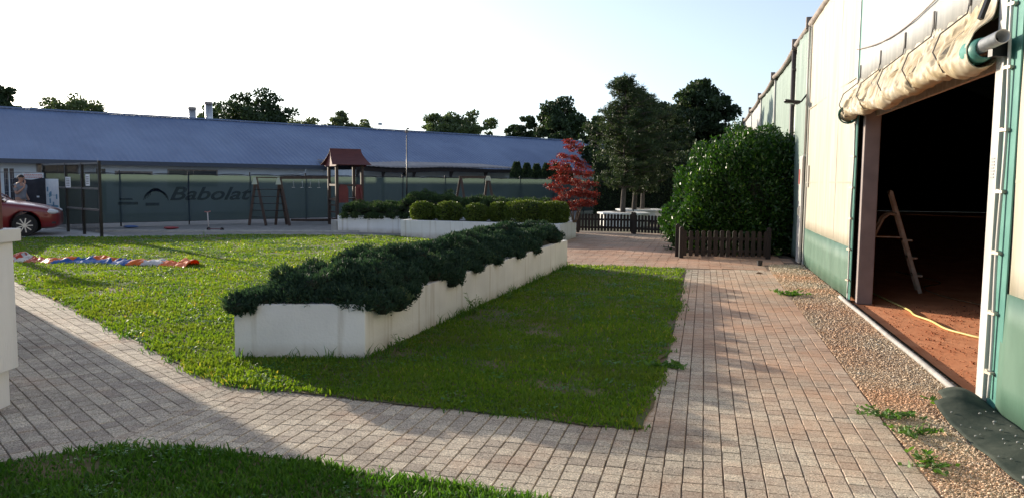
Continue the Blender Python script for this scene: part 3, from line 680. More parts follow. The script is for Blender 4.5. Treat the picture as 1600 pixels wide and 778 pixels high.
# ------------------------------------------------------------------ planters
def planter(name, corners, h, label, wall=.14, parent=None, group=None):
    """corners: outer footprint (ccw or cw) ; open box with render coat, > soil"""
    root = empty(name, (corners[0][0], corners[0][1], 0), 0, label, 'planter', group)
    o0 = Vector((corners[0][0], corners[0][1])); loc = [Vector(c[:2])-o0 for c in corners]; n = len(loc)
    cen = sum(loc, Vector((0, 0)))/n
    inn = []
    for i in range(n):
        a, b_, c = loc[i-1], loc[i], loc[(i+1) % n]
        e1_ = (b_-a).normalized(); e2_ = (c-b_).normalized()
        n1 = Vector((-e1_.y, e1_.x)); n2 = Vector((-e2_.y, e2_.x))
        if n1.dot(cen-b_) < 0: n1, n2 = -n1, -n2
        bi = (n1+n2); bi = bi/bi.dot(n1)*wall; inn.append(b_+bi)
    b = MB(); vs = [(p.x, p.y, -.04) for p in loc]+[(p.x, p.y, h) for p in loc]+[(p.x, p.y, h) for p in inn]+[(p.x, p.y, .1) for p in inn]
    fs = []
    for k in range(3):
        for i in range(n): fs.append((k*n+i, k*n+(i+1) % n, (k+1)*n+(i+1) % n, (k+1)*n+i))
    b.add(vs, fs); b.build('wall', M['white_wall'], root, bevel=.008)
    b = MB(); b.add([(p.x, p.y, h-.06) for p in inn], [tuple(range(n))]); b.build('soil', M['soil_dark'], root)
    return root
M['soil_dark'] = mat('potting_soil', (.03, .02, .013), (.06, .042, .03), scale=9, rough=1, bump=.8)
# rendered wall with dirty foot and stain streaks
def wallmat():
    m = mat('rendered_wall', (.70, .705, .71), (.81, .815, .82), rough=.92, scale=1.6, bump=.35, bscale=45)
    N = m.node_tree.nodes; L = m.node_tree.links; b = N['Principled BSDF']
    tc = N.new('ShaderNodeTexCoord'); sp = N.new('ShaderNodeSeparateXYZ'); L.new(tc.outputs['Object'], sp.inputs[0])
    n = N.new('ShaderNodeTexNoise'); n.inputs['Scale'].default_value = 5; n.inputs['Detail'].default_value = 6; L.new(tc.outputs['Object'], n.inputs['Vector'])
    mp = N.new('ShaderNodeMapping'); mp.inputs['Scale'].default_value = (9, 9, .5); L.new(tc.outputs['Object'], mp.inputs[0])
    n2 = N.new('ShaderNodeTexNoise'); n2.inputs['Scale'].default_value = 1; n2.inputs['Detail'].default_value = 5; L.new(mp.outputs[0], n2.inputs['Vector'])
    mr = N.new('ShaderNodeMapRange'); mr.inputs[1].default_value = 0; mr.inputs[2].default_value = .16; mr.inputs[3].default_value = 1.1; mr.inputs[4].default_value = 0; L.new(sp.outputs[2], mr.inputs[0])
    mu = N.new('ShaderNodeMath'); mu.operation = 'MULTIPLY'; L.new(mr.outputs[0], mu.inputs[0]); L.new(n.outputs[0], mu.inputs[1])
    r2 = N.new('ShaderNodeMapRange'); r2.inputs[1].default_value = .56; r2.inputs[2].default_value = .78; r2.inputs[3].default_value = 0; r2.inputs[4].default_value = .6; L.new(n2.outputs[0], r2.inputs[0])
    ad = N.new('ShaderNodeMath'); ad.operation = 'ADD'; L.new(mu.outputs[0], ad.inputs[0]); L.new(r2.outputs[0], ad.inputs[1])
    mx = N.new('ShaderNodeMixRGB'); L.new(ad.outputs[0], mx.inputs[0]); L.new(N[m['ramp']].outputs[0], mx.inputs[1]); mx.inputs[2].default_value = (.34, .29, .22, 1)
    L.new(mx.outputs[0], b.inputs['Base Color']); return m
M['white_wall'] = wallmat()
PH = .50
planter('planter', [a0, a1, a2, a2-(a1-a0)], PH, 'long narrow white planter in the foreground lawn, full of dark juniper')
B0 = P(527.5, 362.5).to_2d(); fB = Vector((.985, -.17)); fB.normalize(); bB = Vector((.29, .957)).normalized()
planter('planter', [B0, B0+fB*6.9, B0+fB*6.9+bB*1.6, B0+bB*1.6], .51, 'white planter behind the row of clipped ball bushes, left end near the play tower')
b = MB(); q = B0-fB*.12; b.bar((q.x, q.y, .18), (q.x+bB.x*.9, q.y+bB.y*.9, .18), .2, .36)
tag(b.build('concrete_block', M['concrete'], bevel=.01), 'low grey concrete block at the left end of the rear white planter', 'block')
C0 = P(626, 370).to_2d(); C1 = Vector((1.28, 20.5)); C2 = Vector((1.86, 22.35)); C3 = C0+(C2-C1)
planter('planter', [C0, C1, C2, C3], .48, 'white planter carrying the clipped ball bushes and the red maple')

# ------------------------------------------------------------------ foliage makers
def leaf_quads(C, A, B):
    n = len(C); V = np.stack([C-A, C+B, C+A, C-B], 1).reshape(-1, 3); i = np.arange(n)*4
    return V, np.stack([i, i+1, i+2, i+3], 1)
def unit(v): return v/np.maximum(np.linalg.norm(v, axis=1, keepdims=True), 1e-9)
def leaves(name, C, D, ln, wd, m, parent=None, tone=None, flop=.6):
    """diamond leaves centred at C pointing about D"""
    n = len(C); d = unit(D+rg.normal(0, flop, (n, 3))); r = unit(rg.normal(0, 1, (n, 3))); s = unit(np.cross(d, r))
    L = ln*rg.uniform(.6, 1.3, (n, 1)); W = wd*rg.uniform(.6, 1.3, (n, 1))
    V, Q = leaf_quads(C, d*L/2, s*W/2)
    if tone is None: tone = np.clip(rg.normal(.5, .25, n), 0, 1)
    return npmesh(name, V, Q, m, parent, tone=np.repeat(tone, 4))
def sph(n): return unit(rg.normal(0, 1, (n, 3)))
def juniper(name, fp, h0, label, nl, per, m, size=(.10, .19), hp=None, tuft=.035, group=None, hang=(), dims=(8, 1.2)):
    """fp: function(u,v)->(x,y) over the planter ; hp: height of the mass above h0 ; hang: (u, v, drop, r) lumps over the rim"""
    root = empty(name, (*fp(.5, .5), 0), 0, label, 'shrub', group); loc = np.array([*fp(.5, .5), 0])
    lumps = []; core = []
    for k in range(nl):
        u = .008+.984*rnd.random(); v = rnd.uniform(.06, .94); r = rnd.uniform(*size)
        x, y = fp(u, v); z = h0+hp(u, v)*rnd.uniform(.86, 1.06)-r*.55
        if rnd.random() < .07: z += r*.9
        lumps.append((x, y, z, r))
    for (u, v, drop, r) in hang:
        for k in range(7): x, y = fp(u+rnd.gauss(0, .55*r/dims[0]), v+rnd.gauss(0, .25*r/dims[1])); lumps.append((x, y, h0+.05-drop*rnd.random(), r*rnd.uniform(.55, .9)))
    Cs = []; Ds = []; T = []
    rm = (size[0]+size[1])/2
    for (x, y, z, r) in lumps:
        n = int(per*(r/rm)**2); d = sph(n); d = d[d[:, 2] > -.6]; n = len(d)
        rr = r*(1+.18*np.sin(d[:, 0:1]*8+x*5)*np.sin(d[:, 1:2]*7+y*7))*rg.uniform(.82, 1.10, (n, 1))
        Cs.append(np.array([x, y, z])+d*rr*np.array([1.15, 1.15, .85])); Ds.append(d*.8+np.array([-.15, .15, .55])); T.append(np.full(n, rnd.gauss(.42, .2)))
    C = np.concatenate(Cs)-loc; D = np.concatenate(Ds); T = np.concatenate(T)
    T = np.clip(T+rg.normal(0, .14, len(T)), 0, 1)
    C2_ = np.repeat(C, 3, 0)+rg.normal(0, tuft*.3, (len(C)*3, 3)); D2 = np.repeat(D, 3, 0); T2 = np.repeat(T, 3)
    leaves('foliage', C2_, D2, tuft*1.5, tuft*.42, m, root, T2, flop=.5)
    b = MB()
    for (x, y, z, r) in lumps[::2]: b.ell((x-loc[0], y-loc[1], z-.015), (r*.98, r*.98, r*.66), 8, 6)  # solid dark lumps added inside the foliage to block light
    nu, nv = 60, 10
    def cf_(u, v): x, y = fp(.01+.98*u, .04+.92*v); return (x-loc[0], y-loc[1], h0-.05+max(0, hp(u, v)-rm*1.0)*(0 if v in (0, 1) or u in (0, 1) else 1))
    b.grid(cf_, nu, nv)
    for k in range(18):
        x, y = fp(rnd.random(), rnd.uniform(.2, .8)); b.tube([(x-loc[0], y-loc[1], h0-.1), (x-loc[0]+rnd.gauss(0, .1), y-loc[1]+rnd.gauss(0, .1), h0+.15)], [.02, .008], 5)
    b.build('branches_core', M['jun_core'], root)
    return root
M['jun_core'] = mat('juniper_inner', (.012, .018, .010), (.025, .03, .016), scale=20, rough=1)
M['juniper_b'] = leafmat('juniper_needles_green', (.028, .055, .022), (.062, .10, .040), (.12, .16, .06), trans=.3, tcol=(1.3, 1.4, .7), rough=.7, spec=.25)
M['juniper'] = leafmat('juniper_needles', (.018, .044, .030), (.044, .085, .055), (.10, .14, .075), trans=.28, tcol=(1.3, 1.4, .7), rough=.7, spec=.25)
aw = (a1-a0)
def fA(u, v):
    p = a0+aw*v*1.0+adir*(AL*(.0+u*.985)); return (p.x, p.y)
def hA(u, v):
    n = mnoise.noise(Vector((u*9, v*1.6, 0)))*.10+mnoise.noise(Vector((u*26, v*4, 3)))*.07
    e = 1-abs(2*v-1)**4*.85
    ramp = min(1, .30+u*6.5)*(1 if u < .93 else .85)
    return max(.06, (.29+n)*e*ramp)
HG = [(.004, 0.04, .10, .11), (.012, .03, .12, .10), (.0, .10, .03, .10), (.02, 1.0, .10, .11), (.045, 1.02, .13, .11), (.07, 1.01, .12, .11), (.10, 1.01, .10, .10), (.13, 1.0, .07, .09), (.26, 1.01, .09, .10), (.28, 1.01, .12, .09), (.36, 1.0, .03, .08), (.47, 1.0, .03, .08), (.6, 1.0, .03, .08), (.72, 1.0, .04, .08), (.05, .02, .05, .10), (.12, .02, .05, .10), (.2, .02, .05, .10)]
juniper('juniper_shrub', fA, PH-.02, 'dark spreading juniper filling the long foreground planter and hanging over its rim', 1250, 150, M['juniper'], size=(.055, .115), hp=hA, hang=HG, dims=(AL, AW))
def fB_(u, v): p = B0+fB*(.05+6.6*u)+bB*(.1+1.4*v); return (p.x, p.y)
def hB(u, v):
    n = mnoise.noise(Vector((u*9, v*1.6, 5)))*.14+mnoise.noise(Vector((u*24, v*4, 9)))*.08
    return max(.1, (.38+n+.22*math.exp(-((u-.40)/.10)**2)+(.12 if u > .3 else 0))*(1-abs(2*v-1)**4*.4))
juniper('juniper_shrub', fB_, .48, 'dark lumpy juniper in the rear planter behind the clipped balls', 520, 80, M['juniper_b'], size=(.09, .17), hp=hB, tuft=.05, hang=[(k*.06+.02, -.05, .06, .13) for k in range(8)], dims=(6.9, 1.6))
M['box'] = leafmat('box_leaf', (.055, .095, .014), (.12, .17, .028), (.20, .24, .05), trans=.3, tcol=(1.5, 1.4, .6), rough=.45)
M['box_core'] = mat('box_inner', (.02, .03, .01), rough=1)
def ball(name, c, r, label, group, n=5200, sq=2.0, lf=.035, m=None, h0=0, cat='bush'):
    root = empty(name, (c[0], c[1], c[2]), 0, label, cat, group)
    d = sph(n)
    p = (np.abs(d)**sq); k = (p.sum(1))**(-1/sq); d2 = d*k[:, None]
    bump = 1+.05*np.sin(d2[:, 0]*7+c[0]*3)*np.sin(d2[:, 1]*6+c[1])+.03*np.sin(d2[:, 2]*13+d2[:, 0]*11)
    rad = rg.uniform(.86, 1.03, n)*bump; C = d2*rad[:, None]*np.array(r)+np.array([0, 0, r[2]*.96])
    C[:, 2] = np.maximum(C[:, 2], .01)
    tone = np.clip(rg.normal(.45, .22, n)+.1*np.sin(d2[:, 0]*5+c[1]), 0, 1)
    leaves('foliage', C, d+np.array([0, 0, .3]), lf*1.4, lf*.8, m or M['box'], root, tone, flop=.7)
    b = MB(); b.ell((0, 0, r[2]*.96), (r[0]*.84, r[1]*.84, r[2]*.86), 14, 9); b.tube([(0, 0, -.1), (0, 0, r[2])], .03, 6); b.build('stems', M['box_core'], root)
    return root
cu = (C1-C0); CLn = cu.length; cu.normalize(); cb = (C2-C1).normalized()
def onC(px, back, z=.44):
    # point on planter C, px column, 'back' metres behind its front edge
    A = C0+cb*back; d = ray(px, 345); k = d.x/d.y; t = (k*A.y-A.x)/(cu.x-k*cu.y); return (A.x+cu.x*t, A.y+cu.y*t, z)
for i, (px, wp, hp_, bk) in enumerate(((661, 40, 31, .45), (702, 43, 32, .5), (745, 40, 30, .45), (780, 34, 33, .6))):
    c = onC(px, bk); s = c[1]/1200
    ball('ball_bush', c, (wp*s/2*1.02, wp*s/2, hp_*s/2), ['leftmost clipped ball bush, at the left end of the white planter', 'second clipped ball bush from the left in the white planter', 'third clipped ball bush from the left in the white planter', 'fourth and narrowest clipped ball bush, touching the tall box hedge'][i], 'clipped ball bushes in the white planter', sq=2.4)
for i, (px, wp, hp_, bk) in enumerate(((822, 66, 36, .65), (866, 46, 35, .8))):
    c = onC(px, bk); s = c[1]/1200
    ball('box_bush', c, (wp*s/2, .5, hp_*s/2), ['wide squarish clipped bush left of the red maple', 'narrower squarish clipped bush right under the red maple'][i], 'squarish clipped bushes by the maple', n=9000, sq=3.4)

# weeds at the planter foot and on the gravel
M['weed'] = leafmat('weed_leaf', (.05, .13, .02), (.12, .24, .04), trans=.35, tcol=(1.4, 1.4, .6))
def weed(p, h, n, label, sp=.05, ln=.06, wd=.012, group=None):
    root = empty('weed', (p[0], p[1], 0), 0, label, 'weed', group); b = MB(); C = []; D = []
    for k in range(n):
        a = rnd.uniform(0, 6.28); l = rnd.uniform(.2, 1)*sp; top = Vector((math.cos(a)*l*2.2, math.sin(a)*l*2.2, h*rnd.uniform(.6, 1)))
        b.tube([(math.cos(a)*l*.2, math.sin(a)*l*.2, 0), top*.5+Vector((0, 0, .02)), top], [.003, .0025, .001], 4)
        for j in range(9):
            t = .25+.75*j/9; q = top*t; a2_ = rnd.uniform(0, 6.28); C.append((q.x+math.cos(a2_)*ln*.4, q.y+math.sin(a2_)*ln*.4, q.z+.01)); D.append((math.cos(a2_), math.sin(a2_), .5))
    b.build('stem', M['weed_stem'], root); leaves('leaves', np.array(C), np.array(D), ln, wd, M['weed'], root, flop=.2)
M['weed_stem'] = mat('weed_stem', (.10, .16, .05), rough=.7)
WG = 'weeds at the planter and gravel'
q = P(740, 493); weed(q, .30, 7, 'tall thin weed halfway along the right side of the foreground planter', .05, group=WG)
q = P(626, 548); weed(q, .17, 6, 'short leafy weed by the near end of the right planter side', .045, group=WG)
q = P(795, 470); weed(q, .14, 4, 'small faint weed further along the right planter side', .03, group=WG)
q = P(1388, 652); weed(q, .05, 14, 'low weed at the path edge near the green rubber flap', .12, .05, .02, group=WG)
q = P(1425, 680); weed(q, .05, 12, 'low weed growing from the gravel just below the other path edge weed', .11, .05, .02, group=WG)
q = P(1495, 642); weed(q, .07, 20, 'bushy green weed in front of the white door post', .12, .06, .02, group=WG)
q = P(1232, 462); weed(q, .06, 18, 'low weed at the far end of the gravel strip', .16, .07, .03, group=WG)
q = P(1452, 730); weed(q, .04, 10, 'tiny weed nearest the camera on the path edge', .10, .05, .02, group=WG)
q = P(1045, 575); weed(q, .04, 10, 'small weed patch at the lawn edge beside the path', .10, .06, .03, group=WG)
q = P(320, 372); weed(q, .35, 1, 'single dark stalk standing on the far lawn', .02, .06, .02, group=WG)

# ------------------------------------------------------------------ red maple
M['maple'] = leafmat('maple_leaf', (.15, .018, .014), (.31, .05, .03), (.38, .09, .045), trans=.3, tcol=(1.3, .9, .7), rough=.6)
def twigs(b, p, d, ln, r, depth, out, droop=0.0, split=(2, 3), spread=.55, jit=.15):
    pts = [Vector(p)]; dd = Vector(d).normalized(); n = 4
    for k in range(n):
        dd = (dd+Vector((rnd.gauss(0, jit), rnd.gauss(0, jit), rnd.gauss(0, jit)-droop))).normalized(); pts.append(pts[-1]+dd*ln/n)
    b.tube(pts, [r*(1-.5*k/n) for k in range(n+1)], 5 if depth < 2 else 7)
    if depth <= 1: out += pts[1:]
    if depth > 0:
        for k in range(rnd.randint(*split)):
            a = Vector((rnd.gauss(0, 1), rnd.gauss(0, 1), rnd.gauss(0, .6))).normalized()
            q = pts[rnd.choice([2, 3, 4])]
            twigs(b, q, (dd+a*spread).normalized(), ln*.68, r*.5, depth-1, out, droop, split, spread, jit)
mp_c = P(897, 348, .46)
mp = empty('maple_tree', mp_c, 0, 'small red leaved maple growing at the right end of the white planter', 'tree')
b = MB(); out = []
for (dx, dy, h) in ((-.06, 0, 1.1), (.06, .03, 1.25), (.15, -.03, 1.0), (-.02, .08, 1.3)):
    twigs(b, (dx*.3, dy*.3, 0), (dx*2.2, dy*2, 1), h*.55, .022, 3, out, 0, (2, 3), .55, .10)
b.build('trunk', M['maple_bark'], mp)
# layered sprays: flat tiers, as maples carry them
Cs = []; Ds = []
tiers = [(-.22, 0, 2.26, .16), (-.02, .1, 2.12, .24), (-.38, 0, 1.88, .26), (-.12, .05, 1.78, .26), (-.72, .05, 1.62, .24), (-.28, -.1, 1.50, .36), (.30, 0, 1.62, .22), (.46, .05, 1.42, .18), (-.66, -.05, 1.26, .30), (-.10, 0, 1.22, .40), (-.92, 0, 1.02, .26), (.30, .1, 1.14, .32), (.74, 0, 1.12, .16), (-.38, 0, .92, .40), (.52, 0, .88, .30), (.08, 0, .86, .32), (.88, .1, .82, .20), (-.60, .1, .66, .22), (.30, .2, .60, .30), (.74, -.05, .58, .22), (-.14, 0, .52, .20)]
for (x, y, z, r) in tiers:
    x *= .62
    for k in range(int(8+42*r)):
        a = rnd.uniform(0, 6.28); q = r*math.sqrt(rnd.random()); cx, cy, cz = x+math.cos(a)*q, y+math.sin(a)*q, z+rnd.gauss(0, .05)-q*.22
        n = rnd.randint(16, 34)
        Cs.append(np.column_stack([rg.normal(cx, .05, n), rg.normal(cy, .05, n), rg.normal(cz, .022, n)]))
        Ds.append(np.tile([math.cos(a), math.sin(a), -.35], (n, 1)))
leaves('crown', np.concatenate(Cs), np.concatenate(Ds), .062, .028, M['maple'], mp, flop=.55)

# ------------------------------------------------------------------ picket fences
def picket(a, b_, h, n, label, group='dark picket fences', posts=(0, 1), pw=.075):
    a = Vector((a[0], a[1], 0)); b_ = Vector((b_[0], b_[1], 0)); L = (b_-a).length; an = math.atan2(b_.y-a.y, b_.x-a.x)
    root = empty('picket_fence', a, an, label, 'fence', group)
    for k in range(n):
        x = L*(k+.5)/n; m = MB(); hh = h*rnd.uniform(.98, 1.02); w_ = pw/2
        pr = [(x-w_, .05), (x+w_, .05), (x+w_, hh-.035), (x+w_*.6, hh-.008), (x, hh), (x-w_*.6, hh-.008), (x-w_, hh-.035)]
        N_ = len(pr); vs = [(p[0], -.03, p[1]) for p in pr]+[(p[0], -.008, p[1]) for p in pr]
        m.add(vs, [tuple(range(N_)), tuple(range(2*N_-1, N_-1, -1))]+[(i, (i+1) % N_, N_+(i+1) % N_, N_+i) for i in range(N_)])
        o = m.build('picket', M['dark_wood'], root); 
    for z in (h*.27, h*.70):
        m = MB(); m.bb(0, L, -.006, .03, z-.03, z+.03); m.build('rail', M['dark_wood'], root)
    for t in posts:
        m = MB(); x = L*t; m.bb(x-.045, x+.045, -.04, .05, -.05, h+.05); m.ell((x, .005, h+.05), (.045, .045, .03), 8, 5); m.build('post', M['dark_wood'], root, bevel=.006)
picket(P(903, 363).to_2d(), P(988, 365).to_2d(), .60, 17, 'picket fence below the pines, left section beginning behind the maple')
picket(P(991, 366).to_2d(), P(1058, 369).to_2d(), .60, 13, 'picket fence below the pines, right section running behind the big shrub')
picket(P(1064, 403).to_2d(), P(1200, 405).to_2d(), .60, 14, 'nearest picket fence, standing right in front of the big laurel shrub', pw=.085)
pa = P(1058, 369).to_2d(); pb = P(1064, 402).to_2d()
picket(pb+Vector((-.05, .15)), pb+(pa-pb)*.5, .64, 18, 'picket fence end-on to the camera, running back from the corner post', posts=(0,))

# ------------------------------------------------------------------ big laurel shrub
M['laurel'] = leafmat('laurel_leaf', (.012, .045, .008), (.038, .10, .014), (.14, .24, .035), trans=.28, tcol=(1.5, 1.6, .5), rough=.42, spec=.5)
lc = Vector((5.42, 18.3, 0))
ls = empty('laurel_shrub', lc, 0, 'huge rounded glossy green laurel shrub between the picket fence and the hall', 'shrub')
n = 52000; d = sph(n); d[:, 2] = np.abs(d[:, 2])*1.0
p4 = (np.abs(d)**2.6).sum(1)**(-1/2.6); d2 = d*p4[:, None]
lump = 1+.06*np.sin(d2[:, 0]*6+1)*np.sin(d2[:, 2]*7)+.05*np.sin(d2[:, 0]*13+d2[:, 2]*9)+.05*np.sin(d2[:, 1]*8)
rad = rg.uniform(.80, 1.04, n)*lump
topb = np.clip(d2[:, 0]*.12, -.06, .09)
C = d2*rad[:, None]*np.array([1.66, 1.45, 2.68]); C[:, 2] *= 1+topb; C[:, :2] *= (.84+.16*np.clip(C[:, 2:3]/.9, 0, 1))
C = C[(C[:, 2] > .05)]; 
Dn = C/np.array([1.78, 1.45, 2.8])
leaves('foliage', C, Dn+np.array([0, 0, .25]), .105, .045, M['laurel'], ls, flop=.75)
# loose shoots breaking the outline
Cs = []; Ds = []; b = MB()
for k in range(120):
    dd = Vector((rnd.gauss(0, 1), rnd.gauss(0, 1), abs(rnd.gauss(.5, .8)))).normalized(); q = Vector((dd.x*1.6, dd.y*1.4, dd.z*2.75)); e = q+dd*rnd.uniform(.12, .30)+Vector((0, 0, .08))
    b.tube([q*.9, e], [.008, .003], 4)
    for j in range(14):
        p_ = q.lerp(e, rnd.random()*1.05); a = Vector((rnd.gauss(0, 1), rnd.gauss(0, 1), rnd.gauss(.4, 1))).normalized(); Cs.append(p_+a*.05); Ds.append(a)
leaves('shoots', np.array(Cs), np.array(Ds), .10, .04, M['laurel'], ls, flop=.2)
for k in range(9):
    a = rnd.uniform(0, 6.28); b.tube([(math.cos(a)*.2, math.sin(a)*.2, 0), (math.cos(a)*.6, math.sin(a)*.5, 1), (math.cos(a)*1.1, math.sin(a)*.9, 2.2)], [.05, .035, .015], 6)
b.ell((0, 0, 1.1), (1.42, 1.12, 1.25), 16, 10)
b.build('branches_core', M['jun_core'], ls)

# ------------------------------------------------------------------ trees
def tree(name, base, h, crown, label, m, cat='tree', group=None, n=9000, leaf=.3, trunk_r=.2, nclump=60, seed=0, trunk_h=None, gap=.0, clump_r=.22, aspect=.75, dens=1.0, cone=0.0):
    """crown: (rx, ry, z0, z1) ; clumps of leaf faces spread through the volume, limbs reach into them"""
    r_ = random.Random(seed+5); root = empty(name, base, r_.uniform(0, .1), label, cat, group)
    rx, ry, z0, z1 = crown; cz = (z0+z1)/2; rz = (z1-z0)/2
    b = MB(); th = trunk_h or cz
    tp = [Vector((0, 0, -.1))]
    for k in range(1, 7): tp.append(Vector((r_.gauss(0, .02*h), r_.gauss(0, .02*h), z0*.3+(z1-.15*(z1-z0)-z0*.3)*k/6)))
    b.tube(tp, [trunk_r*(1.15-.95*k/6) for k in range(7)], 9)
    cl = []
    while len(cl) < nclump:
        d = Vector((r_.gauss(0, 1), r_.gauss(0, 1), r_.gauss(0, 1))).normalized(); q = r_.random()**.45
        zc = d.z*q
        taper = 1-cone*(zc+1)/2
        c = Vector((d.x*rx*q*taper, d.y*ry*q*taper, cz+zc*rz)); s = r_.uniform(.6, 1.25)*clump_r
        cl.append((c, s))
    for (c, s) in cl:
        if r_.random() < .6:
            t = max(.15, min(.95, (c.z-z0*.3-.25*(z1-z0)*.6)/(z1-z0*.3))); i = min(5, int(t*6)); q = tp[i].lerp(tp[i+1], .5)
            mid = q.lerp(c, .5)+Vector((0, 0, -.03*h*r_.random())); b.tube([q, mid, c], [trunk_r*.32, trunk_r*.2, trunk_r*.06], 5)
    b.build('trunk', M['bark'], root)
    Cs = []; Ds = []; T = []; per = n//nclump
    for (c, s) in cl:
        k = max(8, int(per*(s/clump_r)**2)); d = sph(k); rr = rg.random((k, 1))**.4
        Rm = min(rx, rz)
        Cs.append(np.array(c)+d*rr*s*Rm*np.array([1.15, 1.15, aspect])); Ds.append(d+np.array([0, 0, .3])); T.append(np.clip(rg.normal(r_.uniform(.25, .7), .15, k), 0, 1))
    C = np.concatenate(Cs); 
    leaves('crown', C, np.concatenate(Ds), leaf, leaf*.55, m, root, np.concatenate(T), flop=.9)
    return root
M['tree_dark'] = leafmat('tree_leaf_dark', (.016, .034, .014), (.045, .075, .026), (.10, .13, .045), trans=.22, tcol=(1.4, 1.4, .7), rough=.6)
M['tree_mid'] = leafmat('tree_leaf_mid', (.05, .08, .035), (.11, .15, .06), (.14, .17, .06), trans=.3, tcol=(1.4, 1.4, .7), rough=.6)  # leaf colours lightened to carry the haze over the roof
M['tree_far'] = leafmat('tree_leaf_far', (.07, .10, .055), (.13, .165, .085), trans=.35, rough=.7)  # distance haze put into the pale leaf colours
M['pine'] = leafmat('pine_needle', (.026, .050, .020), (.065, .095, .034), (.12, .14, .05), trans=.2, tcol=(1.4, 1.4, .7), rough=.6)
def at(px, Y, z=0.0):
    d = ray(px, 389); return Vector((d.x/d.y*Y, Y, z))
def ztop(py, Y, px=800):
    d = ray(px, py); return H+d.z/d.y*Y
# pines by the octagonal seats
def pine(px, Y, wpx, top, bot, label, seed, nw=16, tr=.1):
    base = at(px, Y); root = empty('pine_tree', base, 0, label, 'tree', 'pines growing out of the white octagonal seats')
    r_ = random.Random(seed); zt = ztop(top, Y, px); zb = ztop(bot, Y, px); rx = wpx/2*Y/1200
    b = MB(); pts = [Vector((r_.gauss(0, .03), r_.gauss(0, .03), zt*k/8)) for k in range(9)]; b.tube(pts, [tr*(1.1-k/8.5) for k in range(9)], 9)
    Cs = []; Ds = []; T = []
    z = zb
    while z < zt-.1:
        f = (z-zb)/(zt-zb); rr = rx*(math.sin(math.pi*(.22+.68*f))**.8)*(1-.25*f**3)
        for k in range(6):
            a = r_.uniform(0, 6.28); L = rr*r_.uniform(.55, 1.1); up = r_.uniform(.0, .35)*L
            s = Vector((0, 0, z)); e = Vector((math.cos(a)*L, math.sin(a)*L, z+up)); b.tube([s, s.lerp(e, .5)+Vector((0, 0, -.05)), e], [tr*.3, tr*.2, tr*.06], 5)
            m_ = int(5+L*6)
            for j in range(m_):
                t = r_.uniform(.25, 1.03); q = s.lerp(e, t)+Vector((r_.gauss(0, .10), r_.gauss(0, .10), r_.gauss(.04, .08)))
                kk = 34; d = sph(kk); d[:, 2] = d[:, 2]*.7+.25; Cs.append(np.array(q)+d*rg.uniform(.02, .135, (kk, 1))); Ds.append(d); T.append(np.clip(rg.normal(r_.uniform(.2, .75), .14, kk), 0, 1))
        z += r_.uniform(.16, .26)
    b.build('trunk', M['bark'], root)
    leaves('crown', np.concatenate(Cs), np.concatenate(Ds), .15, .026, M['pine'], root, np.concatenate(T), flop=.35)
pine(973, 28.6, 118, 127, 292, 'leftmost pine of the group, with the tallest pointed crown above the octagonal seat', 3, tr=.10)
pine(990, 31.5, 105, 142, 300, 'middle pine of the group, its slim trunk behind the front octagonal seat', 4, tr=.10)
pine(1001, 33.0, 125, 160, 290, 'rightmost pine of the group, growing from the rear octagonal seat', 9, tr=.09)
def octa(px, Y, r, z, label):
    c = at(px, Y); root = empty('tree_seat', c, R(10), label, 'bench', 'octagonal tree seats under the pines')
    b = MB(); pl = [(math.cos(R(22.5+45*k))*r, math.sin(R(22.5+45*k))*r) for k in range(8)]; pi_ = [(x*.93, y*.93) for x, y in pl]
    b.prism(pi_, 0, z-.07); b.build('base', M['white_plain'], root)
    b = MB(); b.prism(pl, z-.068, z); b.build('seat', M['white_plain'], root, bevel=.01)
    b = MB(); b.prism([(x*.45, y*.45) for x, y in pl], z, z+.01); b.build('soil', M['soil_dark'], root)
octa(973, 28.6, .98, .50, 'front white octagonal seat around the leftmost pine')
octa(998, 32.3, 1.02, .50, 'rear white octagonal seat, partly hidden behind the front one')
# white table edge right of the maple, in the far garden

G1 = 'trees behind the far end of the garden'
def bt(px, Y, wpx, top, bot, label, m, n, leaf, seed, group=G1, nclump=55, clump_r=.3, name='broadleaf_tree', cone=0.0):
    zt = ztop(top, Y, px); zb = ztop(bot, Y, px); rx = wpx/2*Y/1200*(1.45 if Y > 90 else 1.25 if Y > 60 else 1)
    return tree(name, at(px, Y), zt, (rx*.9, rx*.9, max(.4, zb), zt+(.035*zt if Y > 60 else -.1)), label, m, n=n, leaf=leaf, trunk_r=.018*zt+.05, nclump=nclump, seed=seed, clump_r=clump_r, group=group, cone=cone)
bt(1090, 48, 112, 126, 262, 'tall dark broad tree beside the far end of the hall', M['tree_dark'], 30000, .26, 1, nclump=120, clump_r=.26)
bt(1128, 46, 62, 190, 270, 'lower right tree leaning against the hall end, below the tall dark tree', M['tree_dark'], 11000, .26, 2)
bt(1010, 44, 130, 150, 290, 'dark tree filling the gap right behind the pines', M['tree_dark'], 24000, .24, 3, nclump=90)
bt(1045, 42, 90, 210, 320, 'low dark tree between the pines and the laurel shrub', M['tree_dark'], 14000, .22, 4)
bt(930, 56, 60, 182, 280, 'dark tree showing between the maple and the pines', M['tree_dark'], 10000, .26, 14)
bt(873, 70, 68, 165, 235, 'dense round dark tree behind the right end of the blue roof', M['tree_dark'], 14000, .34, 5, nclump=70)
bt(820, 74, 56, 188, 240, 'open smaller dark tree left of the dense round one', M['tree_dark'], 5200, .34, 6, nclump=34, clump_r=.24)
G2 = 'trees showing over the long blue roof'
bt(690, 100, 52, 186, 240, 'left half of the tree pair over the middle right of the roof', M['tree_mid'], 6500, .45, 7, group=G2)
bt(727, 102, 78, 180, 240, 'broad right tree of the pair over the roof, near the flagpole', M['tree_mid'], 9000, .45, 8, group=G2)
bt(527, 120, 34, 172, 240, 'slender upright pale tree over the roof above the play tower', M['tree_far'], 3600, .5, 9, group=G2, nclump=30)
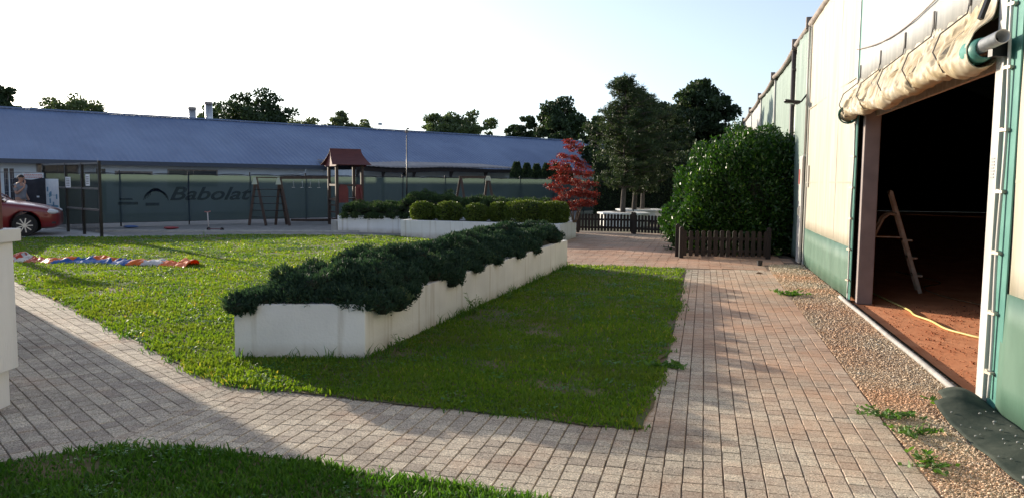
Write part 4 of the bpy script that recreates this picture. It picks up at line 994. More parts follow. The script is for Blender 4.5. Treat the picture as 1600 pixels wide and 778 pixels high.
bt(478, 122, 44, 187, 240, 'low pale tree over the roof just right of the dark evergreen', M['tree_far'], 3600, .5, 10, group=G2, nclump=30)
bt(558, 122, 46, 191, 240, 'lowest pale tree over the roof, right of the slender one', M['tree_far'], 3600, .5, 11, group=G2, nclump=30)
bt(399, 95, 100, 150, 235, 'big dark tree over the roof just right of the metal chimneys', M['tree_dark'], 14000, .45, 12, group=G2, nclump=70)
bt(326, 110, 34, 162, 230, 'small pale tree peeping out behind the two chimneys', M['tree_mid'], 3500, .45, 13, group=G2, nclump=26)
bt(128, 120, 66, 150, 225, 'grey green tree over the left part of the roof', M['tree_mid'], 6500, .5, 15, group=G2, nclump=44)
bt(88, 122, 42, 158, 225, 'thin low tree left of the grey green tree over the roof', M['tree_mid'], 2600, .5, 16, group=G2, nclump=22)
bt(12, 80, 40, 134, 210, 'dark tree cut by the left edge, behind the brown post', M['tree_dark'], 7000, .38, 17, group=G2, nclump=40)
bt(50, 124, 30, 168, 225, 'tiny pale treetop just right of the dark tree at the left edge', M['tree_far'], 1500, .5, 18, group=G2, nclump=14)
# dark garden hedge closing the view behind the pines
def hedge(name, a, b_, h, wdt, label, m, n, leaf, spiky=0, group=None, cat='hedge'):
    a = Vector((a[0], a[1])); b_ = Vector((b_[0], b_[1])); L = (b_-a).length; u = (b_-a)/L; v = Vector((-u.y, u.x))
    root = empty(name, (a.x, a.y, 0), 0, label, cat, group)
    t = rg.random(n)*L; side = rg.uniform(-1, 1, n); zz = rg.random(n)**.8
    hh = h*(1-.5*spiky*np.abs(((t/.75) % 1)-.5)*2*.3)*(1+.04*np.sin(t*3))
    wv = wdt/2*np.where(rg.random(n) < .6, np.sign(side)*rg.uniform(.85, 1.05, n), side)*(1-.35*zz**3)
    C = np.column_stack([u.x*t+v.x*wv, u.y*t+v.y*wv, zz*hh]); D = np.column_stack([v.x*np.sign(wv), v.y*np.sign(wv), np.full(n, .6)])
    leaves('foliage', C, D, leaf, leaf*.5, m, root, flop=.6)
    b = MB(); c = u*(L/2); b.box((c.x, c.y, h*.42), (L-.2, wdt*.7, h*.84), Matrix.Rotation(math.atan2(u.y, u.x), 3, 'Z')); b.build('stems', M['jun_core'], root)
    return root
hedge('hedge', (4.2, 39.5), (12.5, 36.5), 3.1, 1.6, 'dark hedge closing off the far garden behind the pines', M['tree_dark'], 26000, .13)
q0 = at(797, 47); q1 = at(868, 51)
for i, (px, Y, tp_, wpx) in enumerate(((806, 40.5, 254, 24), (822, 41, 256, 22), (837, 41.6, 257, 22), (853, 42.3, 256, 24), (868, 43, 255, 22), (884, 43.8, 257, 22))):
    c = at(px, Y); h_ = ztop(tp_, Y, px); r_ = wpx/2*Y/1200*1.15; root = empty('cypress', c, 0, ['leftmost', 'second from the left', 'third from the left', 'fourth from the left', 'fifth from the left', 'rightmost'][i]+' of the dark clipped cypresses in front of the blue roof', 'tree', 'row of dark cypresses right of the lean-to')
    n = 3200; z = rg.random(n)**.8; a = rg.uniform(0, 6.28, n); rr = r_*(1-.75*z**3.5)*rg.uniform(.8, 1.05, n); C = np.column_stack([np.cos(a)*rr, np.sin(a)*rr, z*h_]); D = np.column_stack([np.cos(a)*.4, np.sin(a)*.4, np.ones(n)])
    leaves('foliage', C, D, .16, .06, M['tree_dark'], root, flop=.3); b = MB(); b.tube([(0, 0, 0), (0, 0, h_*.9)], [r_*.75, r_*.3], 8); b.build('trunk', M['jun_core'], root)

# ------------------------------------------------------------------ long building with blue roof
BN = Vector((.651, -.759, 0)); BU = Vector((.759, .651, 0)); BC = 38.0; BROT = math.atan2(BU.y, BU.x)
def roofmat():
    m = mat('corrugated_roof', (.125, .175, .30), (.175, .235, .37), rough=.6, scale=.35, metal=.0, spec=.5)
    N = m.node_tree.nodes; L = m.node_tree.links; b = N['Principled BSDF']
    tc = N.new('ShaderNodeTexCoord'); w_ = N.new('ShaderNodeTexWave'); w_.bands_direction = 'X'; w_.inputs['Scale'].default_value = 1.2; w_.inputs['Distortion'].default_value = 0
    L.new(tc.outputs['Object'], w_.inputs['Vector']); bu = N.new('ShaderNodeBump'); bu.inputs['Strength'].default_value = .8; bu.inputs['Distance'].default_value = .05
    L.new(w_.outputs[0], bu.inputs['Height']); L.new(bu.outputs[0], b.inputs['Normal']); return m
M['roof'] = roofmat(); streaks(M['roof'], (1.4, .25, .25), .5, 1.0, (.10, .135, .22))
FO = -BN*BC   # foot of perpendicular on the facade line
hb = empty('long_building', FO, BROT, 'long low white building with a blue grey corrugated roof behind the playground', 'building')
# local: x along, y away from camera, z up ; x range chosen to run past both frame edges
X0, X1 = -52, 47; EH = 2.45; HWD = 5.8; RZ = 4.84
b = MB(); b.bb(X0, X1, 0, HWD*2, -.1, EH-.05); b.build('wall', M['facade'], hb)
b = MB()
for sgn in (1, -1):
    n = 2
    def rf(u, v): 
        y = -.45+(HWD+.45)*v; return (X0-.3+(X1-X0+.6)*u, y if sgn > 0 else 2*HWD-y, EH+(RZ-EH)*(v*(HWD+.45)-.45)/HWD+.02)
    b.grid(rf, 60, 6, False)
rfo = b.build('roof', M['roof'], hb); md = rfo.modifiers.new('s', 'SOLIDIFY'); md.thickness = .06
b = MB(); b.bb(X0-.3, X1+.3, HWD-.12, HWD+.12, RZ+.03, RZ+.09); b.build('ridge_cap', M['roof'], rfo)
for px, tw, tp_ in ((301, .40, 168), (327, .40, 160)):
    # chimney stacks standing on the rear slope
    A = FO-BN*(HWD+1.0); dr = ray(px, 200); k = dr.x/dr.y; t = (k*A.y-A.x)/(BU.x-k*BU.y); pos = A+BU*t; zt = ztop(tp_, pos.y, px)
    xl = (pos-FO).dot(BU); yl = HWD+1.0
    b = MB(); b.tube([(xl, yl, RZ-1.0), (xl, yl, zt-.16)], tw/2, 16); ch = b.build('chimney', M['steel'], rfo)
    b = MB(); b.tube([(xl, yl, zt-.158), (xl, yl, zt)], tw/2+.015, 16); b.build('chimney_cap', M['gutter'], hb)
b = MB(); b.bb(X0, X1, -.60, -.46, EH-.28, EH-.10); b.build('gutter', mat('dark_gutter', (.05, .06, .085), rough=.5), hb)
b = MB(); b.bb(X0, X1, -.44, -.02, EH-.20, EH-.14); b.build('soffit', mat('soffit', (.16, .17, .2), rough=.8), hb)
def xat(px, off=0):
    A = FO-BN*off; dr = ray(px, 280); k = dr.x/dr.y; t = (k*A.y-A.x)/(BU.x-k*BU.y); return t
for (p0, p1, z0, z1, nm) in ((6, 22, .1, 1.95, 'door'), (150, 165, 0.1, 2.0, 'door'), (264, 338, 1.2, 1.96, 'window'), (182, 236, 1.2, 1.84, 'window'), (60, 120, .1, 2.1, 'window')):
    a, c = xat(p0), xat(p1); b = MB(); b.bb(a, c, -.03, .02, z0, z1); f_ = b.build(nm, M['win'], hb)
    b = MB(); b.bb(a-.06, a, -.05, .02, z0, z1); b.bb(c, c+.06, -.05, .02, z0, z1); b.bb(a-.06, c+.06, -.05, .02, z1, z1+.07); b.bb((a+c)/2-.02, (a+c)/2+.02, -.045, -.03, z0, z1); b.build('frame', M['facade'] if nm == 'door' else M['gutter'], f_)
a = xat(303); b = MB(); b.tube([(a, -.02, 2.28), (a, -.12, 2.28), (a, -.16, 2.2)], .05, 8); b.build('wall_lamp', M['black_metal'], hb)
# downpipe from the gutter, over the swing frame
a = xat(471); b = MB(); b.tube([(a, -.5, EH-.15), (a, -.5, EH-.5), (a-1.0, -.08, 1.75), (a-1.0, -.08, 0)], .05, 8); b.build('downpipe', M['galv'], hb)
a = xat(594, HWD); b = MB(); b.tube([(a, HWD, RZ), (a, HWD, RZ+.35)], .015, 5); b.box((a, HWD, RZ+.40), (.28, .1, .16)); b.build('antenna', M['galv'], hb)
# dark lean-to with white wall in front of the building
LT = 34.0; ltx = empty('lean_to', -BN*LT, BROT, 'low white annex with a dark sagging lean-to roof in front of the long building', 'annex')
def xl_(px, dist=LT):
    A = -BN*dist; dr = ray(px, 275); k = dr.x/dr.y; return (k*A.y-A.x)/(BU.x-k*BU.y)
xa, xb = xl_(557), xl_(816)
b = MB(); b.bb(xa+.3, xl_(805), .9, 4.2, -.1, 2.12); b.build('wall', M['facade'], ltx)
b = MB()
def lr(u, v): return (xa+(xb-xa)*u, -.1+4.3*v, 2.33+.33*v+.012*math.sin(u*(xb-xa)*22)-.09*math.sin(math.pi*min(1, u*2.2))*(u < .4545))
b.grid(lr, 400, 3, True); o = b.build('roof', mat('corrugated_sheet', (.22, .2, .2), (.32, .29, .28), rough=.7, scale=2), ltx); md = o.modifiers.new('s', 'SOLIDIFY'); md.thickness = .03
b = MB()
for k in range(20):
    u0, u1 = k/20, (k+1)/20; p0_ = lr(u0, 0); p1_ = lr(u1, 0); b.bar((p0_[0], 0, p0_[2]-.14), (p1_[0]+.02, 0, p1_[2]-.14), .05, .20)
b.build('fascia', M['dark_wood'], ltx)
for px in (560, 600, 648, 706, 760, 803):
    x = xl_(px); b = MB(); b.bar((x, .1, 0), (x+.0, .1, 2.2), .1, .1); b.bar((x, .1, 1.8), (x+.18, .1, 2.2), .06, .06, up=(0, 1, 0)); b.build('post', M['dark_wood'], ltx)
for p0, p1 in ((671, 718), (724, 790)):
    x0_, x1_ = xl_(p0, LT+.9), xl_(p1, LT+.9); b = MB(); b.bb(x0_, x1_, .87, .92, 1.0, 1.74); f_ = b.build('window', M['win'], ltx); b = MB(); b.bb(x0_-.05, x1_+.05, .84, .868, 1.74, 1.80); b.build('frame', M['gutter'], f_)
x = xl_(641, LT); b = MB(); b.tube([(x, .8, 2.1), (x, .6, 2.08), (x, .55, 1.98)], .03, 6); b.ell((x, .55, 1.92), (.1, .1, .1), 10, 6); b.build('wall_lamp', M['black_metal'], ltx)
# flagpole
c = at(636, 30.0); fp_ = empty('flagpole', c, 0, 'thin dark pole with a small ornament on top, standing behind the juniper planter', 'pole')
zt = ztop(212, 30, 636); b = MB(); b.tube([(0, 0, 0), (0, 0, zt)], [.03, .018], 8); b.build('pole', M['black_metal'], fp_)
b = MB(); b.tube([(0, 0, zt), (0, 0, zt+.30)], .01, 5); b.ell((0, 0, zt+.16), (.06, .03, .07), 8, 6); b.ell((.05, 0, zt+.26), (.05, .02, .035), 8, 5); b.bar((-.09, 0, zt+.1), (.09, 0, zt+.12), .02, .02); b.build('ornament', M['gutter'], fp_)

# ------------------------------------------------------------------ mesh fence with wind screen
FS = Vector((-13.0, 25.5, 0)); FU = BU.copy()
fe = empty('screen_fence', FS, BROT, 'wire fence covered by a translucent blue green wind screen behind the playground', 'fence')
FH = 1.76
def fabric_screen():
    m = fabric_mat('wind_screen', (.003, .013, .045), .50, see=.05, tint=(.085, .120, .095), rough=.9, c2=(.006, .022, .06), scale=.6)
    N = m.node_tree.nodes; L = m.node_tree.links
    return m
M['screen'] = fabric_screen()
M['screen_ink'] = fabric_mat('screen_print', (.002, .010, .035), .50, see=.62, tint=(.06, .09, .075), rough=.8)
b = MB()
def scr(u, v):
    t = -2.2+30*u; sc_ = abs(math.sin(math.pi*(t+.1)/1.1)); top = FH-.03-.035*(1-sc_**.5); 
    return (t, -.02-.03*math.sin(t*5)*math.sin(v*3)-.015*mnoise.noise(Vector((t*3, v*2, 0))), .13+(top-.13)*v)
b.grid(scr, 560, 8); b.build('wind_screen', M['screen'], fe)
for k in range(14):
    t = 2.2*k-2.2*1; z1_ = FH+.06; b = MB(); b.tube([(t, .03, -.05), (t, .03, z1_)], .024, 8); b.ell((t, .03, z1_+.01), (.03, .03, .02), 8, 4); b.build('post', M['black_metal'], fe)
b = MB(); b.tube([(-6, .03, FH-.02), (28, .03, FH-.02)], .008, 5); b.tube([(-6, .03, .12), (28, .03, .12)], .008, 5); b.build('tension_wire', M['black_metal'], fe)
b = MB()
pts = [(t, -.03, FH+.01-.05*(1-abs(math.sin(math.pi*(t+.1)/1.1))**.5)) for t in np.arange(-2.2, 27.8, .11)]; b.tube(pts, .012, 4); b.build('edge_cord', M['black_metal'], fe)
# wire mesh left of the screen
b = MB()
for t in np.arange(-6, -2.2, .06): b.tube([(t, .03, .1), (t, .03, FH+.0)], .0025, 3, cap=False)
for z in np.arange(.15, FH, .2): b.tube([(-6, .03, z), (-2.2, .03, z)], .0025, 3, cap=False)
b.build('wire_mesh', M['galv'], fe)
# printed lettering on the screen
def text_part(s, size, loc, m, parent, name, rot=(R(90), 0, 0), shear=0, bold=0, ext=.002, align='LEFT'):
    cu_ = bpy.data.curves.new('t', 'FONT'); cu_.body = s; cu_.size = size; cu_.shear = shear; cu_.offset = bold; cu_.extrude = ext; cu_.align_x = align
    to = bpy.data.objects.new('t', cu_); col.objects.link(to)
    me = bpy.data.meshes.new_from_object(to.evaluated_get(bpy.context.evaluated_depsgraph_get())); bpy.data.objects.remove(to)
    me.materials.clear(); o = link(name, me, m, parent); o.location = loc; o.rotation_euler = rot; return o
def tf(px):
    A = FS; dr = ray(px, 320); k = dr.x/dr.y; return (k*A.y-A.x)/(FU.x-k*FU.y)
t0, t1 = tf(262), tf(390)
o = text_part('Babolat', .64, (t0, -.085, .86), M['screen_ink'], fe, 'lettering', shear=.35, bold=.012)
bpy.context.view_layer.update(); o.scale = ((t1-t0)/max(.1, o.dimensions.x), 1, 1)
# swirl emblem beside it
b = MB(); te = tf(238)
for k in range(5):
    pts = [];
    for j in range(9):
        a = R(200-22*j-k*6); r_ = .20+.06*k; pts.append((te+math.cos(a)*r_*.9+.1, -.087, 1.08+math.sin(a)*r_*.8-.06*k))
    b.tube(pts, [.034*math.sin(math.pi*(j+.6)/9.6)+.004 for j in range(9)], 6)
b.box((te-.02, -.087, .72), (.44, .01, .10)); b.build('emblem', M['screen_ink'], fe)
b = MB(); b.box((tf(199), -.087, .76), (.62, .008, .09)); b.box((tf(196), -.087, .90), (.40, .008, .05)); b.build('printed_line', M['screen_ink'], fe)

# tall frame at right angles with posters
g0 = P(159, 370.5); g1 = P(72, 357); gu = (g1-g0).normalized(); GA = math.atan2(gu.y, gu.x); GL = (g1-g0).length
fr = empty('fence_frame', g0, GA, 'tall black open steel frame standing at right angles to the screen fence', 'frame'); GH = 2.02
M['rail'] = mat('sunlit_rail', (.10, .10, .10), (.16, .155, .15), rough=.35, scale=9, metal=.3)  # paler than the posts: sun on the rail tops put into the colour
post_t = [0, 1.35, 2.75, GL]
for t in post_t:
    b = MB(); b.bb(t-.035, t+.035, -.035, .035, -.03, GH+(.04 if t == 0 else .0)); b.build('post', M['black_metal'], fr, bevel=.004)
for i, (t0_, t1_) in enumerate(zip(post_t, post_t[1:])):
    for z in ((GH-.03, 1.30, .72) if i < 2 else (GH-.03, 1.30)):
        b = MB(); b.bb(t0_+.036, t1_-.036, -.025, .025, z-.025, z+.025); b.build('rail', M['rail'], fr)
b = MB()
for t in np.arange(.08, GL, .055): b.tube([(t, 0, .1), (t, 0, GH-.05)], .005, 3, cap=False)
b.build('wire_mesh', M['black_metal'], fr)
M['paper'] = mat('poster_paper', (.66, .68, .70), (.55, .60, .66), rough=.7, scale=7)
M['print_blue'] = mat('print_blue', (.07, .17, .34), (.12, .30, .38), rough=.7, scale=14)
M['print_red'] = mat('print_red', (.50, .10, .08), rough=.7)
def gt(px):
    dr = ray(px, 320); k = dr.x/dr.y; return (k*g0.y-g0.x)/(gu.x-k*gu.y)
def poster(p0, p1, y0, y1, label, fn, cat='poster'):
    ta, tb = gt(p1), gt(p0); pm = g0+gu*(ta+tb)/2; z1_ = ztop(y0, pm.y, (p0+p1)/2); z0_ = ztop(y1, pm.y, (p0+p1)/2)
    root = empty('poster', pm-Vector((gu.y, -gu.x, 0))*(-.045), GA+math.pi, label, cat, 'notices hung on the black frame')
    if True:
        root.location = pm+Vector((-gu.y, gu.x, 0))*.05*(1 if Vector((-gu.y, gu.x, 0)).dot(-pm) > 0 else -1)
    W_ = abs(tb-ta); b = MB(); b.bb(-W_/2, W_/2, -.006, .006, z0_, z1_); b.build('sheet', M['paper'], root)
    fn(root, W_, z0_, z1_)
def rects(root, W_, lst, m, nm):
    b = MB()
    for (x, z, w_, h_) in lst:
        for s in (-1, 1): b.box((x*s*-1 if s < 0 else x, s*.009, z), (w_, .003, h_))
    return b.build(nm, m, root)
def f1(root, W_, z0_, z1_):
    r_ = random.Random(3); H_ = z1_-z0_
    rects(root, W_, [(r_.uniform(-.35, .35)*W_, z0_+H_*r_.uniform(.1, .75), W_*.10, H_*.16) for k in range(6)], M['print_blue'], 'printed_figures')
    rects(root, W_, [(0, z0_+H_*.07, W_*.9, H_*.10), (0, z0_+H_*.45, W_*.8, H_*.012)], M['print_blue'], 'printed_band')
def f2(root, W_, z0_, z1_):
    H_ = z1_-z0_; rects(root, W_, [(0, z0_+H_*q, W_*.7, H_*.05) for q in (.2, .35, .5, .65, .8)], M['ink'], 'printed_lines')
poster(75.5, 95.5, 280, 326, 'large pale poster with small blue figures on the black frame', f1)
poster(107, 114.5, 277, 293.5, 'small white notice on the middle of the black frame', f2)
poster(138.5, 144.5, 273, 291, 'narrow white notice near the outer post of the black frame', f2)
# sign board on the wire fence
sp = at(57, 23.9); si = empty('sign_board', sp, R(8), 'white sign board with faint red and dark lines on the fence above the car', 'sign')
W_ = 30*23.9/1200; z1_ = ztop(270.5, 23.9, 57); z0_ = ztop(289.5, 23.9, 57)
b = MB(); b.bb(-W_/2, W_/2, -.012, .012, z0_, z1_); b.build('board', M['paper'], si)
b = MB(); H_ = z1_-z0_
for q in (.85, .73, .61): 
    x = -W_*.44
    while x < W_*.42: l_ = rnd.uniform(.02, .06); b.box((x+l_/2, -.014, z0_+H_*q), (l_, .003, H_*.05)); x += l_+.014
b.build('red_lines', M['print_red'], si)
b = MB(); x = -W_*.1
while x < W_*.3: l_ = rnd.uniform(.02, .05); b.box((x+l_/2, -.014, z0_+H_*.25), (l_, .003, H_*.05)); x += l_+.012
b.build('dark_line', M['ink'], si)
# dark fabric strip on the fence behind the person
c = at(52, 23.75); dp = empty('dark_banner', c, R(20), 'dark blue black banner tied to the wire fence below the sign', 'banner')
b = MB()
def dbf(u, v): return (-.52+1.0*u, .02*math.sin(u*14)*math.sin(v*3), .35+1.2*v+.03*math.sin(u*9))
b.grid(dbf, 30, 8); o = b.build('cloth', mat('dark_banner', (.012, .014, .022), (.03, .03, .04), scale=3, rough=.8), dp); md = o.modifiers.new('s', 'SOLIDIFY'); md.thickness = .01
b = MB()
for (x, z) in ((-.12, 1.0), (-.10, .9), (-.12, .8), (.2, 1.0)): b.box((x, -.035, z), (.07, .01, .05))
b.build('print', M['paper'], dp)

# ------------------------------------------------------------------ playground
def kit(name, loc, rz, label, cat, group=None): return empty(name, loc, rz, label, cat, group)
tw = P(527, 352.6); ta_ = R(30)
to = kit('play_tower', tw, ta_, 'brown wooden play tower with a pitched red brown roof beside the fence', 'play tower')
TWD = .92
for (x, y) in ((0, 0), (TWD, 0), (0, TWD), (TWD, TWD)):
    b = MB(); b.bb(x-.05, x+.05, y-.05, y+.05, -.02, 2.14); b.build('post', M['play_wood'], to, bevel=.006)
M['roof_boards'] = mat('roof_boards', (.085, .022, .020), (.15, .042, .036), scale=6, rough=.7, stretch=(.5, 8, 8), bump=.6)
b = MB()
yc = TWD/2
def eave(v): return 2.70-.56*v**.62-.0
for sgn in (-1, 1):
    for k in range(7):
        v0, v1 = k/7, (k+1)/7+.03
        def rfn(u, v):
            vv = v0+(v1-v0)*v; x0_ = -.10-.14*vv; x1_ = TWD+.12+.14*vv; return (x0_+(x1_-x0_)*u, yc+sgn*.72*vv, eave(min(1, vv))+.012*v*0+.014*(1-v))
        b.grid(rfn, 4, 3, False)
o = b.build('roof', M['roof_boards'], to); md = o.modifiers.new('s', 'SOLIDIFY'); md.thickness = .014
for xx in (-.08, TWD+.08):
    b = MB(); pr_ = [(yc-.72*v, eave(v)-.03) for v in (1, .8, .6, .4, .2, .05)]+[(yc+.72*v, eave(v)-.03) for v in (.05, .2, .4, .6, .8, 1)]+[(yc+.6, 2.08), (yc-.6, 2.08)]
    N_ = len(pr_); vs = [(xx-.01, y, z) for y, z in pr_]+[(xx+.01, y, z) for y, z in pr_]
    b.add(vs, [tuple(range(N_)), tuple(range(2*N_-1, N_-1, -1))]+[(i, (i+1) % N_, N_+(i+1) % N_, N_+i) for i in range(N_)]); b.build('gable', M['red_board'], to)
b = MB(); b.bb(.05, TWD-.05, .05, TWD-.05, .92, .96); b.build('platform', M['play_wood'], to)
for z in (.90, 1.42):
    b = MB(); b.bb(-.03, .03, .05, TWD-.05, z-.035, z+.035); b.build('rail', M['play_wood'], to)
b = MB(); b.bb(.05, TWD-.05, -.03, .03, 1.38, 1.45); b.build('rail', M['play_wood'], to)
for k in range(3):
    b = MB(); b.bb(-.02, .02, .05, TWD-.05, .20+.24*k, .245+.24*k); b.build('ladder_rung', M['play_wood'], to)
for (x, w_) in ((.22, .34), (TWD-.14, .26)):
    b = MB(); pl = [(x-w_/2, .80), (x+w_/2, .80), (x+w_/2, 1.28), (x+w_*.3, 1.42), (x-w_*.3, 1.44), (x-w_/2, 1.34)]
    vs = [(p[0], -.075, p[1]) for p in pl]+[(p[0], -.052, p[1]) for p in pl]
    b.add(vs, [tuple(range(6)), tuple(range(11, 5, -1))]+[(i, (i+1) % 6, 6+(i+1) % 6, 6+i) for i in range(6)]); b.build('side_board', M['red_board'], to)
b = MB(); b.bar((TWD+.06, -.3, .15), (TWD-.12, -.1, 1.35), .05, .02); b.build('slide_edge', M['red_board'], to)
# monkey bar frame : two A frames with rungs between, beam to the tower
cf = kit('climbing_frame', P(421, 352.5), R(5), 'brown wooden climbing frame of two leaning A shapes joined by rungs', 'climbing frame')
S2 = 27.6/1200; cx_ = lambda x: (x-421)*S2
ZT = 1.66
A1_ = [((cx_(391.5), .0), (cx_(401), .2)), ((cx_(416.5), -.25), (cx_(401), .2))]
for (x0_, y0_, x1_) in ((cx_(391), 0, cx_(401)), (cx_(417), -.1, cx_(401)), (cx_(427), .35, cx_(436)), (cx_(451.5), -.05, cx_(436.5)), (cx_(442), .55, cx_(435))):
    b = MB(); b.bar((x0_, y0_, 0), (x1_, .15, ZT), .085, .06, up=(0, 1, 0)); b.build('leg', M['play_wood'], cf, bevel=.004)
for z in (.28, .52, .76, 1.0, 1.25):
    f = z/ZT; b = MB(); b.tube([(cx_(391)+(cx_(401)-cx_(391))*f, .05, z), (cx_(447)-(cx_(447)-cx_(437))*f, .05, z)], .014, 6); b.build('rung', M['black_metal'], cf)
for x in (cx_(399), cx_(434)):
    b = MB(); pl = [(x-.07, 1.42), (x+.12, 1.42), (x+.07, ZT+.0), (x+.0, ZT+.0)]
    vs = [(p[0], .0, p[1]) for p in pl]+[(p[0], .02, p[1]) for p in pl]; b.add(vs, [(0, 1, 2, 3), (7, 6, 5, 4), (0, 1, 5, 4), (1, 2, 6, 5), (2, 3, 7, 6), (3, 0, 4, 7)]); b.build('gusset_plate', mat('pale_plate', (.45, .48, .38), rough=.7), cf)  # pale plate colour stands in for the sunlit bit at each top
b = MB(); b.bar((cx_(401), .15, ZT), (cx_(436), .15, ZT), .06, .04); b.bar((cx_(437), .15, ZT), (cx_(507), .30, ZT+.02), .10, .10); b.build('beam', M['play_wood'], cf)
for x in (456, 469, 481, 494):
    for dx in (-.0,):
        b = MB(); b.tube([(cx_(x), .2, ZT-.05), (cx_(x)+.01, .2, ZT-.32)], .008, 5); b.tube([(cx_(x)-.05, .2, ZT-.34), (cx_(x)+.05, .2, ZT-.34)], .01, 5); b.build('hand_grip', M['galv'], cf)
b = MB(); b.tube([(cx_(448), .6, .16), (cx_(505), .75, .16)], .045, 8); b.build('balance_pole', M['play_wood'], cf)
# swing frame behind the planters
sw = kit('swing_frame', at(740, 27.5), R(6), 'bare dark wooden swing frame rising behind the clipped bushes', 'swing'); S3 = 27.5/1200; sx_ = lambda x: (x-740)*S3
ZS = 1.74
for (x0_, x1_, y_) in ((706, 719, .4), (731, 720, -.4), (752, 761, .4), (776, 763, -.4)):
    b = MB(); b.bar((sx_(x0_), y_, 0), (sx_(x1_), 0, ZS-.03), .08, .08, up=(0, 1, 0)); b.build('leg', M['play_wood'], sw)
b = MB(); b.bar((sx_(717), 0, ZS), (sx_(763), 0, ZS), .09, .09); b.build('beam', M['play_wood'], sw)
b = MB(); pl = [(sx_(757), ZS-.12), (sx_(767), ZS-.12), (sx_(765), ZS+.05), (sx_(759), ZS+.05)]; vs = [(p[0], -.07, p[1]) for p in pl]+[(p[0], -.05, p[1]) for p in pl]
b.add(vs, [(0, 1, 2, 3), (7, 6, 5, 4), (0, 1, 5, 4), (1, 2, 6, 5), (2, 3, 7, 6), (3, 0, 4, 7)]); b.build('gusset_plate', mat('pale_plate', (.42, .42, .33), rough=.7), sw)
# scooter
so = kit('kick_scooter', P(326, 361.5), R(-8), 'small pale kick scooter standing on the playground ground near the kerb', 'scooter')
b = MB(); b.tube([(0, 0, .10), (-.02, 0, .58)], .016, 8); b.build('steering_column', mat('scooter_grey', (.55, .50, .50), rough=.4), so)
b = MB(); b.tube([(-.02, -.16, .60), (-.02, .0, .58), (-.02, .16, .60)], .014, 8); b.build('handlebar', mat('grip_red', (.45, .16, .14), rough=.6), so)
b = MB(); b.box((.22, 0, .075), (.42, .10, .025)); b.build('deck', mat('deck', (.12, .05, .06), rough=.6), so, bevel=.006)
for x in (-.0, .44):
    b = MB(); b.tube([(x, -.015, .06), (x, .015, .06)], .06, 14); b.build('wheel', M['tyre'], so)
# little toys left by the kerb
def toy(px, py, c, label, s=1):
    q = P(px, py); b = MB(); m = mat('toy_plastic', c, rough=.5)
    def f(u, v):
        a = 2*math.pi*u; r_ = .16*s*math.sin(math.pi*v)*(1+.3*math.sin(a*3)); return (q.x+math.cos(a)*r_*1.3, q.y+math.sin(a)*r_, .05*s*(1-math.cos(math.pi*v))*.9)
    b.grid(f, 14, 8); tag(b.build('toy', m), label, 'toy', 'toys dropped on the playground ground')
toy(266, 358.5, (.30, .035, .04), 'small dark red toy lying on the ground left of the scooter')
toy(203, 356.5, (.06, .12, .30), 'small blue toy lying near the fence, left of the red toy')

# ------------------------------------------------------------------ deflated bouncer on the lawn
b = MB(); L0 = P(20, 405, .04); L1 = P(313, 411, .04); dv = (L1-L0); DL = dv.length; du = dv.normalized(); dn = Vector((-du.y, du.x, 0))
cols = [(.50, .06, .03), (.70, .70, .70), (.55, .09, .04), (.72, .72, .72), (.85, .20, .02), (.03, .14, .50), (.92, .24, .02), (.03, .13, .48), (.70, .70, .72), (.92, .20, .02)]
cm = [fabric_mat('bouncer_%s' % n_, c, .35, tint=c, rough=.45) for n_, c in zip(('red', 'white', 'crimson', 'pale', 'orange', 'blue', 'orange_light', 'blue_dark', 'white_clean', 'orange_red'), cols)]
NU, NV = 150, 18
vs = []; fs = []; mi = []
for j in range(NV+1):
    for i in range(NU+1):
        u = i/NU; v = j/NV; s = u*DL; n1 = mnoise.noise(Vector((s*2.2, v*2, 0))); n2 = mnoise.noise(Vector((s*7, v*5, 4))); n3 = mnoise.noise(Vector((s*1.0, 0, 7)))
        wd_ = .62+.30*n3; lat = (v-.5)*wd_*(1+.5*n1)+.45*mnoise.noise(Vector((s*.9, 2, 2)))+(-.50*max(0, u-.72)**1.2*2 if u > .72 else 0); bulk = math.sin(math.pi*v)
        z = .015+bulk*(.055+.09*max(0, n1)+.05*n2+.03*mnoise.noise(Vector((s*16, v*9, 2))))+(.05*bulk if u < .05 or .40 < u < .55 or u > .93 else 0)
        p = L0+du*(s+.06*n2)+dn*lat; vs.append((p.x, p.y, max(.012, z)))
bd = [(.05, 0), (.10, 1), (.23, 2), (.34, 4), (.42, 5), (.57, 6), (.68, 7), (.74, 4), (.84, 8), (1.01, 9)]
for j in range(NV):
    for i in range(NU):
        fs.append((j*(NU+1)+i, j*(NU+1)+i+1, (j+1)*(NU+1)+i+1, (j+1)*(NU+1)+i)); u = (i+.5)/NU+.03*mnoise.noise(Vector((i*.2, j*.5, 1))); v = (j+.5)/NV
        c = next(k for t, k in bd if u <= t or t > 1)
        if .05 < u < .23 and v > .55: c = 0 if int(u*50) % 2 else 1
        if .27 < u < .45 and v < .35: c = 5
        if .44 < u < .56: c = 4 if v > .3 else 5
        if .56 < u < .62: c = 7 if v < .6 else 4
        if .80 < u < .88 and v > .6: c = 4
        mi.append(c)
me = bpy.data.meshes.new('deflated_bouncer'); me.from_pydata(vs, [], fs); 
o = link('deflated_bouncer', me, cm); me.polygons.foreach_set('material_index', mi); me.polygons.foreach_set('use_smooth', [True]*len(fs))
md = o.modifiers.new('s', 'SOLIDIFY'); md.thickness = .006
tag(o, 'crumpled deflated orange, blue and white inflatable lying across the sunlit lawn', 'inflatable')

# ------------------------------------------------------------------ clubhouse at the left (mostly outside the frame)
ch = empty('clubhouse', (-3.47, 4.98, 0), 0, 'clubhouse veranda corner: white parapet pillar carrying a red brown post at the left edge', 'building')
